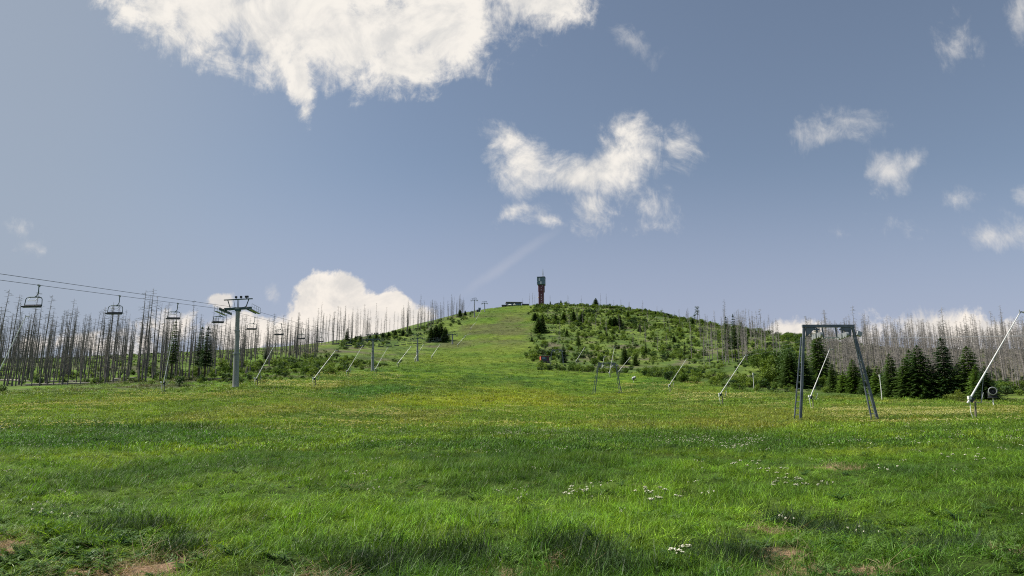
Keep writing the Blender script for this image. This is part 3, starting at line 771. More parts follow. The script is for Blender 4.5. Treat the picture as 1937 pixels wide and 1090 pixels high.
# --- living conifers and broadleaf trees one can point at
def px_tree(name, lab, cat, pair, base_h, px, v0, v1, Y, wide=1.0, group=None, parts=('trunk', 'crown')):
    p = on(px, v0, Y, .1); h = (v0 - v1) * Y / F * 1.02; s = h / base_h
    return plant(name, lab, cat, pair, p, s * wide * (1.32 if name == 'spruce_tree' and Y < 230 and px > 1400 else 1.3 if name == 'spruce_tree' and Y > 400 else 1), s, group, parts)
N_, NL = SPR, SPRL
px_tree('spruce_tree', 'tallest dark spruce right of the big spruce clump, pointed top', 'spruce', N_[1], 10, 1793, 757, 641, 138, .85)
px_tree('spruce_tree', 'broad dark spruce forming the middle of the big clump', 'spruce', N_[2], 10, 1745, 753, 652, 140, .95)
px_tree('spruce_tree', 'rounded dark spruce at the front of the big clump', 'spruce', N_[0], 10, 1718, 753, 677, 141, 1.1)
px_tree('spruce_tree', 'slim dark spruce at the gantry-side end of the big clump', 'spruce', N_[3], 10, 1690, 751, 668, 144, .9)
px_tree('spruce_tree', 'lighter green spruce standing behind the middle of the clump', 'spruce', NL[0], 8, 1728, 748, 660, 150, .8)
px_tree('spruce_tree', 'bushy spruce behind the nearest snow lance', 'spruce', N_[0], 10, 1840, 757, 656, 136, 1.05)
px_tree('spruce_tree', 'low dark spruce beside the fan snow gun', 'spruce', N_[2], 10, 1868, 758, 698, 128, 1.1)
px_tree('spruce_tree', 'bright green young spruce in front of the bushy spruce by the lance', 'spruce', NL[1], 8, 1852, 758, 692, 130, .9)
px_tree('spruce_tree', 'bright green young tree beside the gantry leg with ladder bottom', 'spruce', NL[0], 8, 1618, 744, 682, 168, 1.0)
px_tree('spruce_tree', 'mid green young spruce behind the slanted gantry leg', 'spruce', N_[3], 10, 1647, 746, 690, 160, 1.1)
px_tree('spruce_tree', 'narrow dark spruce seen through the gantry opening', 'spruce', N_[1], 10, 1577, 741, 688, 175, .9)
px_tree('spruce_tree', 'small green spruce low in the gantry opening', 'spruce', NL[1], 8, 1598, 743, 702, 170, 1.1)
px_tree('spruce_tree', 'tall dark spruce rising behind the gantry opening', 'spruce', N_[3], 10, 1553, 735, 632, 215, .8)
px_tree('spruce_tree', 'dark spruce behind the straight gantry leg', 'spruce', N_[0], 10, 1524, 738, 676, 188, 1.0)
px_tree('spruce_tree', 'dark pointed spruce beside the leafy tree by the gantry', 'spruce', N_[2], 10, 1498, 737, 666, 187, 1.0)
px_tree('spruce_tree', 'dark low spruce filling the gap before the tallest dark spruce', 'spruce', N_[0], 10, 1768, 755, 690, 139, 1.0)
px_tree('spruce_tree', 'light green young spruce filling the gap between clump and gantry leg', 'spruce', NL[1], 8, 1664, 749, 692, 153, 1.1)
px_tree('spruce_tree', 'green spruce squeezed between tallest dark spruce and bushy spruce', 'spruce', N_[3], 10, 1818, 757, 690, 140, 1.0)
px_tree('leafy_tree', 'large dark leafy tree beside the gantry', 'tree', BIG[1], 9, 1487, 735, 648, 195, .85)
px_tree('leafy_tree', 'mid green leafy tree in front of the large dark leafy tree', 'tree', BIG[0], 9, 1462, 732, 668, 197, .9)
px_tree('leafy_tree', 'pale green leafy tree above the slope edge before the gantry', 'tree', BIG[0], 9, 1440, 705, 655, 270, .9)
px_tree('spruce_tree', 'dark slim spruce in the sparse dead stand, nearest gantry', 'spruce', SPRT[0], 12, 1392, 690, 600, 330, .9)
px_tree('spruce_tree', 'dark twin-topped spruce in the sparse dead stand', 'spruce', SPRT[1], 12, 1378, 688, 603, 335, 1.0)
px_tree('spruce_tree', 'green spruce topping the slope edge above the sparse dead stand', 'spruce', N_[1], 10, 1405, 660, 615, 430, .8)
px_tree('pine_tree', 'tall tufted pine standing on the skyline of the bushy slope', 'pine', PINE[0], 14, 1320, 607, 573, 640)
px_tree('pine_tree', 'shorter pine beside the tall skyline pine', 'pine', PINE[1], 11, 1314, 609, 590, 630)
px_tree('spruce_tree', 'isolated dark spruce mid-slope, narrow and ragged', 'spruce', SPRT[0], 12, 1222, 674, 643, 380, 1.2)
px_tree('spruce_tree', 'dark ragged spruce on the slope beside the sparse dead stand', 'spruce', SPRT[1], 12, 1296, 682, 648, 350, 1.3)
px_tree('spruce_tree', 'dark spruce at the slope foot behind the second gantry', 'spruce', N_[2], 10, 1182, 692, 657, 335, 1.1)
px_tree('spruce_tree', 'low broad spruce beside the slope-foot spruce', 'spruce', N_[0], 10, 1202, 693, 672, 325, 1.5)
px_tree('spruce_tree', 'dark spruce beside the smallest gantry by the red hut', 'spruce', N_[1], 10, 1066, 690, 655, 350, .95)
px_tree('spruce_tree', 'dark grey-green spruce between two snow lances on the slope', 'spruce', SPRT[0], 12, 1094, 672, 632, 420, .9)
for i, (px, v0, v1, Y, w) in enumerate(((1018, 635, 605, 540, 1.0), (1026, 634, 600, 545, .9), (1012, 612, 596, 650, 1.2), (1051, 617, 597, 625, .9), (1066, 612, 594, 650, 1.1), (1085, 612, 590, 650, .9), (1163, 622, 598, 600, 1.2),
        (1172, 620, 595, 605, 1.0), (1155, 621, 600, 602, 1.2), (1061, 574, 564, 868, 1.0), (1127, 577, 561, 855, 1.1), (1041, 574, 566, 870, .8), (1006, 650, 640, 480, 1.0), (1072, 640, 625, 520, 1.0), (1100, 612, 592, 640, .8), (1148, 640, 628, 520, 1.0),
        (1255, 592, 584, 735, 1.2), (1310, 606, 596, 640, 1.3), (1240, 590, 583, 770, 1.1), (1430, 628, 616, 500, 1.4), (1418, 625, 612, 510, 1.4), (1345, 612, 602, 600, 1.2), (1188, 605, 592, 690, 1.0), (1210, 628, 614, 570, 1.0), (1275, 640, 626, 480, 1.1))):
    px_tree('spruce_tree', 'small dark young spruce scattered on the bushy summit slope', 'spruce', N_[i % 4], 10, px, v0, v1, Y, w * 1.1, 'young spruces on the summit slope')
px_tree('spruce_tree', 'ragged green spruce beside the tallest chairlift pylon, thick middle', 'spruce', SPRT[0], 12, 386, 722, 620, 165, 1.25)
px_tree('spruce_tree', 'thin-crowned spruce below the third chair', 'spruce', SPRT[1], 12, 322, 722, 612, 168, 1.0)
px_tree('spruce_tree', 'second ragged spruce touching the thick one near the pylon', 'spruce', SPRT[1], 12, 374, 720, 622, 172, 1.1)
px_tree('spruce_tree', 'lone pointed spruce on the skyline beyond the lift chairs', 'spruce', N_[1], 10, 656, 646, 617, 470, .8)
for i, (px, v0, v1, Y) in enumerate(((672, 645, 632, 480), (682, 645, 630, 485), (700, 640, 628, 500), (712, 638, 624, 510), (724, 636, 624, 520), (735, 633, 620, 530), (748, 630, 616, 545), (762, 625, 612, 560), (775, 622, 610, 575), (815, 650, 622, 520), (824, 648, 616, 525), (833, 648, 614, 530), (842, 648, 622, 535), (838, 650, 632, 520), (870, 597, 583, 715), (880, 594, 584, 725), (505, 680, 655, 310), (548, 672, 660, 340))):
    px_tree('spruce_tree', 'small dark spruce below the dead trees on the summit shoulder', 'spruce', N_[i % 4], 10, px, v0, v1, Y, 1.15, 'spruces on the summit shoulder')
px_tree('shrub', 'round yellow-green bush beside the nearest snow lance', 'bush', SHRY[0], 2.4, 1812, 760, 737, 125, 1.0, None, ('stems', 'crown'))
px_tree('shrub', 'dark green bush alone at the meadow edge below the third chair', 'bush', SHRD[0], 2.6, 340, 735, 714, 140, .9, None, ('stems', 'crown'))
px_tree('shrub', 'low green bush touching the frame edge under the first chair', 'bush', SHR[0], 2.6, 4, 745, 728, 125, 1.2, None, ('stems', 'crown'))

# --- bushes of the slopes: the largest as objects, the rest as undergrowth
sc = []
def try_shrub(fn, n):
    k = 0
    while k < n:
        r_ = fn()
        if r_ is None: continue
        sc.append(r_); k += 1
def s_right():
    y = 290 + 590 * random.random() ** .8; x = edge_right(y) + random.gauss(1, 4) + random.random() * (230 if y < 600 else 190)
    if x / y > .42: return None
    f_ = fbm(np.array([x / 18]), np.array([y / 24]), 93, 3)[0]
    if f_ < .44: return None
    return x, y, random.choice((1, 1, 1.35)) * random.uniform(.9, 3.0) * (.6 + f_), ('d' if random.random() < .5 else 'a') if f_ > .66 else random.choice('aaaaaaaad'), 'slope'
try_shrub(s_right, 1500)
def s_edge():
    y = random.uniform(180, 310); x = edge_right(y) + random.random() ** 1.5 * 26 - 1
    if x / y > .36: return None
    return x, y, random.uniform(1.4, 3.4), random.choice('aaad'), 'foot'
try_shrub(s_edge, 130)
def s_rfor():
    u = random.uniform(.36, .8); y = np.interp(u, [.36, .5, .6, .8], [200, 178, 165, 140]) + random.random() * 40
    return u * y, y, random.uniform(1.2, 3.6), random.choice('aadda'), 'wood'
try_shrub(s_rfor, 130)
def s_left():
    y = random.uniform(190, 345); x = edge_left(y) - 2 - random.random() * 42
    if fbm(np.array([x / 15]), np.array([y / 15]), 94, 3)[0] < .42: return None
    return x, y, random.uniform(1.2, 2.9), random.choice('aabd'), 'lift'
try_shrub(s_left, 210)
def s_lfor():
    u = random.uniform(-.75, -.3); y = random.uniform(152, 330)
    if fbm(np.array([u * y / 12]), np.array([y / 12]), 95, 3)[0] < .5: return None
    return u * y, y, random.uniform(.7, 1.8), random.choice('aabd'), 'stand'
try_shrub(s_lfor, 240)
def s_ridge():
    px = random.uniform(640, 900); Y = np.interp(px, [640, 760, 900], [440, 560, 730]) + random.uniform(-50, 40); x = at(px, 640, Y).x
    if x > edge_left(Y) - 1: return None
    return x, Y, random.uniform(1.5, 3.2), random.choice('aadd'), 'shoulder'
try_shrub(s_ridge, 170)
for px, v, Y in ((996, 676, 385), (1004, 675, 388), (1012, 674, 390), (1001, 682, 372), (1017, 682, 368), (1022, 680, 372), (1008, 678, 380), (1042, 676, 385)):
    p = at(px, v, Y); sc.append((p.x, p.y, random.uniform(2, 3.4), 'a', 'hut'))
sc.sort(key=lambda c: -c[2] / c[1])
SLAB = {'slope': ('leafy green bush on the open summit slope', 'bushes on the summit slope'), 'foot': ('leafy bush at the foot of the slope along the piste edge', 'bushes along the slope foot'),
        'wood': ('green bush at the foot of the dense grey dead stand', 'bushes before the grey dead stand'), 'lift': ('bright green bush in the thicket under the lift chairs', 'bushes in the thicket under the chairs'),
        'stand': ('low bush between bare trunks of the chairlift-side stand', 'bushes between the bare trunks'), 'shoulder': ('bush on the shoulder ridge beside the upper chairlift', 'bushes on the shoulder ridge'),
        'hut': ('green bush in the cluster around the red hut', 'bushes around the red hut')}
def shr(k): return SHRD[random.randrange(3)] if k == 'd' else SHR[random.randrange(4)]
SJ = [joined('shrub', p) for p in SHR + SHRD]
for x, y, h, k, g in sc[:290]:
    i = random.randrange(4, 7) if k == 'd' else random.randrange(4)
    o = obj('shrub', SJ[i], None, (x, y, g1(x, y) - .1)); s = h / 2.6
    o.scale = (s * random.uniform(.9, 1.5), s * random.uniform(.9, 1.5), s); o.rotation_euler = (0, 0, random.uniform(0, 6.28))
    tag(o, SLAB[g][0], 'bush', SLAB[g][1])
rs = sc[290:]
def undergrowth():
    X, Y, H, V = [c[0] for c in rs], [c[1] for c in rs], [c[2] / 2.6 for c in rs], [random.randrange(4, 7) if c[3] == 'd' else random.randrange(4) for c in rs]
    # low cover: bilberry, grass tussocks, saplings
    n = 9500
    y = 285 + 600 * rng.random(n) ** .75; x = edge_right(y) + rng.random(n) * 240; k = (x / y < .5) & (fbm(x / 9, y / 9, 96, 3) > .42)
    X += x[k].tolist(); Y += y[k].tolist(); H += (rng.uniform(.2, .5, k.sum()) * (1 + 1.0 * (rng.random(k.sum()) < .12))).tolist(); V += np.where(rng.random(k.sum()) < .85, rng.integers(0, 4, k.sum()), rng.integers(4, 7, k.sum())).tolist()
    u = rng.uniform(-.85, -.24, 2600); y = rng.uniform(150, 400, 2600); x = u * y; k = (x < edge_left(y)) & (fbm(x / 8, y / 8, 97, 3) > .40)
    X += x[k].tolist(); Y += y[k].tolist(); H += rng.uniform(.15, .4, k.sum()).tolist(); V += rng.integers(0, 5, k.sum()).tolist()
    u = rng.uniform(.3, .85, 1500); y = rng.uniform(170, 430, 1500); x = u * y; k = x > edge_right(y)
    X += x[k].tolist(); Y += y[k].tolist(); H += rng.uniform(.2, .6, k.sum()).tolist(); V += rng.integers(0, 7, k.sum()).tolist()
    X, Y, H, V = map(np.array, (X, Y, H, V)); n = len(X)
    scatter('undergrowth', np.stack([X, Y, gz(X, Y) - .05], 1), np.stack([H * rng.uniform(.9, 1.6, n), H * rng.uniform(.9, 1.6, n), H], 1), np.stack([0 * X, 0 * X, rng.uniform(0, 6.28, n)], 1),
            V, np.ones((n, 3)), [src('shrub_%02d' % i, m) for i, m in enumerate(SJ)])
undergrowth()
# --- stumps and fallen logs
def stump_mesh(seed):
    r = random.Random(seed); mb = MB(); h = r.uniform(.9, 2.0)
    mb.tube([(0, 0, -.3), (0, 0, .15), (.02, 0, h * .6), (.03, .02, h)], [.32, .22, .17, .15], 8)
    mb.tube([(.05, 0, h), (.09, .02, h + .25)], [.07, .01], 4, False)
    return mb.mesh('stump', M['bark'])
ST = [stump_mesh(i) for i in range(4)]
for i in range(46):
    u = random.uniform(-.74, -.34); y = np.interp(u, [-.74, -.5, -.34], [143, 150, 178]) + random.random() * 55; x = u * y
    o = obj('tree_stump', ST[i % 4], None, (x, y, g1(x, y))); o.rotation_euler = (0, 0, random.uniform(0, 6)); tag(o, 'short broken grey stump at the foot of the chairlift-side dead stand', 'stump', 'stumps under the dead stand')
def log_mesh(seed, L_):
    r = random.Random(seed); mb = MB()
    mb.tube([(-L_ / 2, 0, 0), (-L_ * .2, .1, .05), (L_ * .2, -.05, .02), (L_ / 2, .05, 0)], [.22, .2, .16, .08], 7)
    for _ in range(9):
        x = r.uniform(-L_ / 2, L_ / 2); a = r.uniform(0, 3.14); mb.tube([(x, 0, 0), (x + r.uniform(-.3, .3), math.cos(a) * .8, math.sin(a) * .8)], [.04, .012], 3, False)
    return mb.mesh('log', M['wood'])
LG = [log_mesh(i, 9) for i in range(3)]
LOGS = []
for px, v, Y, a in ((1048, 628, 560, .5), (1054, 631, 550, .4), (1215, 598, 720, -.3), (1332, 666, 400, -.3), (1340, 668, 398, -.5), (1125, 590, 720, .2), (1047, 638, 520, .8), (1185, 628, 575, .3), (1195, 630, 570, 1.0), (1245, 600, 700, -.5), (1300, 600, 660, .4), (1170, 635, 545, -.2)):
    LOGS.append((px, v, Y, a, 'bleached fallen log lying on the bushy summit slope', 'fallen logs on the summit slope'))
for i in range(9):
    u = random.uniform(-.74, -.38); LOGS.append((CX + u * F, 722, np.interp(u, [-.74, -.5, -.38], [146, 152, 170]) + random.random() * 25, random.uniform(-.5, .5), 'fallen grey log lying under the chairlift-side dead stand', 'fallen logs under the dead stand'))
for i, (px, v, Y, a, lab, g) in enumerate(LOGS):
    p = on(px, v, Y); o = obj('fallen_log', LG[i % 3], None, p + Vector((0, 0, .18))); s = random.uniform(.6, 1.1)
    dx = Vector((math.cos(a), math.sin(a), 0)); sl = (g1(p.x + dx.x * 3, p.y + dx.y * 3) - g1(p.x - dx.x * 3, p.y - dx.y * 3)) / 6
    o.scale = (s, s, s); o.rotation_euler = (0, -math.atan(sl), a); tag(o, lab, 'log', g)

# ------------------------------------------------------------------ chairlift
def lift_x(Y): return -51 + (Y - 134) * .0265
PYL = [(134, 735, 585), (254, 704, 643), (353, 686, 640), (508, 657, 633), (700, 600, 568), (760, 588, 574)]
GAUGE = 2.3
pyl_info = []
def make_pylon(Y, v0, v1, lab, tilt=0.0):
    x = lift_x(Y) + (1.25 if Y < 200 else 0) if Y < 720 else at(917, 580, Y).x
    z0 = g1(x, Y); zr = EYE + elev(v1) * Y; H = zr - z0
    o = thing('lift_pylon', lab, 'lift pylon', (x, Y, z0), -.02, 'chairlift pylons')
    m = MB(); m.tube([(0, 0, -.6), (0, 0, H * .43)], [.56, .50], 20); m.build('lower_tube', M['tube'], o, smooth=False)
    m = MB(); m.tube([(0, 0, H * .43), (0, 0, H * .72)], [.44, .40], 20); m.tube([(0, 0, H * .72), (0, 0, H - .1)], [.36, .32], 20); m.build('upper_tube', M['tube'], o)
    m = MB(); m.tube([(0, 0, H * .425), (0, 0, H * .44)], [.66, .66], 20); m.tube([(0, 0, H * .715), (0, 0, H * .727)], [.48, .48], 20); m.build('flange', M['galv'], o)
    m = MB()
    for k in range(int(H / .4) - 2): m.bar((-.16, -.62, .8 + k * .4), (.16, -.62, .8 + k * .4), .03)
    m.bar((-.17, -.62, .5), (-.17, -.58, H - .6), .04); m.bar((.17, -.62, .5), (.17, -.58, H - .6), .04)
    m.build('ladder', M['galv'], o)
    m = MB(); m.box((0, 0, H + .12), (5.0, .5, .42)); m.box((0, 0, H - .15), (.9, .8, .5)); m.build('crossarm', M['green'], o)
    for sg in (-1, 1):
        a = MB(); a.box((sg * GAUGE, 0, H - .36), (.16, 5.6, .28)); a.box((sg * (GAUGE + .18), 0, H - .2), (.10, 3.0, .34)); a.box((sg * GAUGE, 0, H - .14), (.4, .5, .3))
        ob = a.build('sheave_beam', M['green'], o); w = MB()
        for k in range(8):
            y = -2.55 + k * .73; w.tube([(sg * GAUGE - .07, y, H - .26), (sg * GAUGE + .07, y, H - .26)], [.25, .25], 14)
        w.build('sheave_wheels', M['dark'], ob)
        c = MB(); c.box((sg * (GAUGE + .85), 0, H - .62), (.5, 4.6, .05))
        for k in range(5): c.bar((sg * (GAUGE + 1.08), -2.2 + k * 1.1, H - .6), (sg * (GAUGE + 1.08), -2.2 + k * 1.1, H + .45), .04)
        c.bar((sg * (GAUGE + 1.08), -2.25, H + .45), (sg * (GAUGE + 1.08), 2.25, H + .45), .04); c.bar((sg * (GAUGE + 1.08), -2.25, H - .05), (sg * (GAUGE + 1.08), 2.25, H - .05), .03)
        c.bar((sg * GAUGE, 0, H - .5), (sg * (GAUGE + 1.1), 0, H - .62), .08)
        c.build('catwalk', M['galv'], o)
    m = MB(); m.box((0, 0, H + 1.85), (5.3, .2, .18))
    for sg in (-1, 1): m.bar((sg * 1.45, 0, H + .3), (sg * 1.95, 0, H + 1.8), .14)
    m.bar((-.1, 0, H + .3), (-.1, 0, H + 1.8), .09); m.bar((.1, 0, H + .3), (.1, 0, H + 1.8), .09); m.bar((-.55, 0, H + .3), (-.85, 0, H + 1.8), .06)
    m.build('lifting_frame', M['green'], o)
    for bx, w in ((-.42, .34), (.5, .36), (1.55, .62)):
        m = MB(); m.box((bx, 0, H + 2.28), (w, .35, .36)); m.bar((bx, 0, H + 1.95), (bx, 0, H + 2.2), .12); m.build('lifting_block', M['dark'], o)
    m = MB(); m.tube([(0, 0, -.5), (0, 0, .12)], [.95, .9], 16); m.build('footing', M['roof'], o)
    o.rotation_euler = (0, -tilt, -.02)
    pyl_info.append((Y, x - math.sin(tilt) * H, zr - .05))
    return o
for (Y, a, b), lab in zip(PYL, ('tallest and nearest grey tubular chairlift pylon with broad dark head', 'second chairlift pylon, standing in front of the green thicket', 'third chairlift pylon between two slanted snow lances',
                               'fourth small chairlift pylon near the dark spruce clump', 'tall thin chairlift pylon on the skyline below the summit', 'topmost short chairlift pylon beside the summit lift cabin')):
    make_pylon(Y, a, b, lab, .046 if Y < 200 else .02)
def rope_pts():
    P = [None] + [(p[0], p[1], p[2]) for p in pyl_info]
    P[0] = (-10, lift_x(-10), P[1][2] - 144 * .1245)
    out = []
    for (y0, x0, z0), (y1, x1, z1) in zip(P, P[1:]):
        sag = .000045 * (y1 - y0) ** 2 if y0 > 0 else .15
        for i in range(24):
            t = i / 24; out.append((x0 + (x1 - x0) * t, y0 + (y1 - y0) * t, z0 + (z1 - z0) * t - 4 * sag * t * (1 - t)))
    out.append((P[-1][1], P[-1][0], P[-1][2]))
    return out
RP = rope_pts(); RY = [p[1] for p in RP]
def rope(Y, side): return Vector((np.interp(Y, RY, [p[0] for p in RP]) + side * GAUGE, Y, np.interp(Y, RY, [p[2] for p in RP])))
for side, lab in ((-1, 'dark steel chairlift cable carrying the empty chairs, lower of the two'), (1, 'dark steel chairlift cable without chairs, upper of the two')):
    m = MB(); m.tube([(x + side * GAUGE, y, z) for x, y, z in RP], .026, 6); tag(m.build('lift_cable', M['dark']), lab, 'cable')

def make_chair():
    o = thing('lift_chair', 'x', 'lift chair', (0, 0, 0), 0, 'chairs on the chairlift cable')
    m = MB(); m.box((0, 0, .02), (.14, .42, .16)); m.box((0, .1, -.08), (.1, .16, .16)); m.build('grip', M['galv'], o)
    m = MB(); pts = [(0, 0, 0), (.02, 0, -.35), (.04, 0, -.75), (.0, 0, -1.02), (-.12, 0, -1.22), (-.3, 0, -1.32)]
    m.tube(pts, .055, 8); m.build('hanger', M['green'], o)
    m = MB(); cx = -.38
    m.tube([(cx - .62, 0, -1.36), (cx + .62, 0, -1.36)], .065, 8)
    for sg in (-1, 1):
        m.tube([(cx + sg * .55, 0, -1.36), (cx + sg * .82, 0, -1.42), (cx + sg * .95, 0, -1.6), (cx + sg * .98, 0, -1.95), (cx + sg * 1.02, -.04, -2.42), (cx + sg * .98, -.15, -2.55), (cx + sg * .92, -.5, -2.58)], .045, 8)
    m.build('frame', M['green'], o)
    m = MB(); m.box((cx, -.38, -2.54), (1.96, .56, .13)); m.box((cx, -.1, -2.38), (1.96, .10, .26), Matrix.Rotation(-.2, 3, 'X')); s = m.build('seat', M['dark'], o)
    m = MB()
    for k in range(3): m.box((cx - .49 + k * .49, -.38, -2.465), (.03, .5, .012))
    m.build('seat_seam', M['galv'], s)
    m = MB()
    for sg in (-1, 1):
        m.tube([(cx + sg * .46, 0, -1.42), (cx + sg * .42, -.25, -1.70), (cx + sg * .38, -.42, -1.88)], .028, 6)
    m.tube([(cx - .40, -.40, -1.86), (cx + .40, -.40, -1.86)], .022, 6)
    m.build('safety_bar', M['green'], o)
    return o
ch = make_chair()
for i in range(24):
    Y = 83 + 16.45 * i
    o = ch if i == 0 else copy_tree(ch)
    o.location = rope(Y, -1) + Vector((0, 0, -.03)); o.rotation_euler = (0, random.uniform(-.03, .03), random.uniform(-.05, .05))
    o['label'] = ('largest empty chairlift chair hanging over the bare trunks' if i == 0 else f'{ORD[i]} empty chairlift chair counted up the cable from the largest chair')

# ------------------------------------------------------------------ snow lances
def make_lance(base, tip, Y, lab, group, thick=1.0, near=False):
    b = on(base[0], base[1], Y); o = thing('snow_lance', lab, 'snow lance', b, 0, group)
    t = at(tip[0], tip[1], Y + 1.5) - b
    top = Vector((t.x * .04, 0, 1.35)); j = Vector((-.15, 0, 1.62))
    m = MB(); m.tube([(0.1, 0, -.5), (0.1, 0, .1), top], [.085 * thick, .085 * thick, .075 * thick], 8); m.build('post', M['post'], o)
    m = MB(); d = (t - j).normalized()
    m.tube([j - d * .5, j, j.lerp(t, .3), j.lerp(t, .31), t], [.075 * thick, .075 * thick, .065 * thick, .055 * thick, .04 * thick], 10); m.build('lance_tube', M['lance'], o)
    h = Vector((1, 0, .12)).normalized()
    m = MB(); m.tube([t - d * .1, t + d * .12 + h * .05, t + h * .35], [.05 * thick, .06 * thick, .05 * thick], 8); m.tube([t + h * .3 + Vector((0, 0, .02)), t + h * .5], [.10 * thick, .08 * thick], 10)
    m.tube([t + Vector((0, 0, .05)), t + Vector((0, 0, .28))], [.04, .03], 6); m.build('nozzle_head', M['galv'], o)
    m = MB(); m.box(j + Vector((.10, 0, -.1)), (.28, .2, .42), Matrix.Rotation(.5, 3, 'Y')); m.build('pivot_bracket', M['dark'], o)
    q = j.lerp(t, .26)
    m = MB(); m.tube([top + Vector((.45, 0, -.1)), q], [.028, .02], 5); m.tube([top + Vector((.45, 0, -.1)), top], [.03, .03], 5); m.tube([top + Vector((.45, 0, -.1)), top + Vector((.75, 0, .75))], [.025, .025], 5); m.build('stay_rod', M['galv'], o)
    m = MB(); m.box(top + Vector((-.52, -.12, .32)), (.24, .22, .28)); m.tube([top + Vector((-.5, -.1, .1)), (-.3, -.1, .5), (-.1, -.05, -.1)], [.03, .03, .03], 6); m.build('hydrant_box', M['white'], o)
    return o
LL = [((485, 735), (520, 652), 136), ((595, 731), (634, 664), 143), ((658, 707), (686, 654), 205), ((711, 704), (733, 658), 232), ((753, 689), (777, 656), 290), ((785, 683), (801, 652), 345),
      ((817, 682), (832, 652), 370), ((866, 659), (879, 637), 480), ((879, 649), (890, 631), 545), ((890, 630), (900, 610), 600), ((901, 611), (910, 587), 665)]
for i, (b, t, Y) in enumerate(LL):
    lab = 'slanted pale snow lance standing just uphill-side of the tallest chairlift pylon' if i == 0 else f'{ORD[i]} slanted snow lance counted uphill along the chairlift row'
    make_lance(b, t, Y, lab, 'snow lances along the chairlift', 1.0 if Y < 250 else 1.5)
make_lance((309, 749), (326, 642), 118, 'thin steep dull lance standing below the third chair', 'snow lances along the chairlift', .8)
make_lance((-22, 770), (48, 600), 92, 'slanted snow lance reaching in below the largest chair', 'snow lances along the chairlift', 1.0)
for b, t, Y, lab in (((1843, 788), (1929, 592), 61, 'largest slanted snow lance beside the fan gun and bare earth'), ((1537, 773), (1569, 662), 103, 'slanted snow lance seen through the large gantry opening'),
                     ((1365, 762), (1410, 673), 121, 'slanted snow lance on open meadow before the sparse dead stand'), ((1268, 742), (1298, 680), 178, 'slanted snow lance between the small snow gun and bushy slope'),
                     ((1171, 714), (1192, 676), 268, 'slanted snow lance rising behind the second gantry leg'), ((1091, 689), (1106, 657), 345, 'slanted snow lance on the slope near the red hut'),
                     ((1139, 705), (1143, 675), 290, 'steep thin snow lance above the second gantry beam, shorter'), ((1154, 713), (1162, 659), 262, 'steep thin snow lance behind the second gantry, taller')):
    make_lance(b, t, Y, lab, 'snow lances along the T-bar lift', 1.0 if Y < 250 else 1.3)

# ------------------------------------------------------------------ fan snow guns
def fan_gun(loc, rz, s, lab):
    o = thing('fan_snow_gun', lab, 'snow gun', loc, rz); o.scale = (s, s, s)
    m = MB(); m.tube([(0, 0, -.4), (0, 0, 1.15)], [.09, .08], 10); m.build('post', M['white'], o)
    m = MB(); m.box((0, 0, 1.22), (1.15, .7, .12)); m.box((0, .15, 1.42), (.9, .5, .28)); m.bar((-.5, 0, 1.25), (-.52, 0, 2.0), .1); m.bar((.5, 0, 1.25), (.52, 0, 2.0), .1); m.build('cradle', M['dark'], o)
    m = MB(); n = 22
    prof = [(-.75, .50), (-.72, .56), (-.3, .52), (.35, .46), (.55, .40), (.55, .34), (-.3, .42), (-.75, .46)]
    vs, fs = [], []
    for y, r_ in prof:
        for k in range(n): vs.append((r_ * math.cos(6.2832 * k / n), y, 1.98 + r_ * math.sin(6.2832 * k / n) + .18 * -y))
    np_ = len(prof)
    for i in range(np_):
        for k in range(n): fs.append((i * n + k, i * n + (k + 1) % n, ((i + 1) % np_) * n + (k + 1) % n, ((i + 1) % np_) * n + k))
    m.add(vs, fs); b = m.build('fan_barrel', M['galv'], o)
    m = MB()
    for k in range(8):
        a = 6.2832 * k / 8; m.bar((.06 * math.cos(a), -.3, 2.03 + .06 * math.sin(a)), (.42 * math.cos(a), -.3, 2.03 + .42 * math.sin(a)), .05, .12)
    m.tube([(0, -.55, 2.08), (0, .4, 1.9)], [.12, .14], 10); m.tube([(0, .38, 1.91), (0, .42, 1.9)], [.40, .40], 20); m.build('fan', M['dark'], b)
    m = MB(); m.box((-.36, .5, 1.62), (.2, .3, .5)); m.build('control_box', M['white'], o)
    return o
fan_gun(on(1880, 769, 104), R(-24), 1.0, 'round fan snow gun on a post before the low dark spruce')
fan_gun(on(1199, 727, 228), R(70), .8, 'small pale snow gun alone on the meadow beside the second gantry')

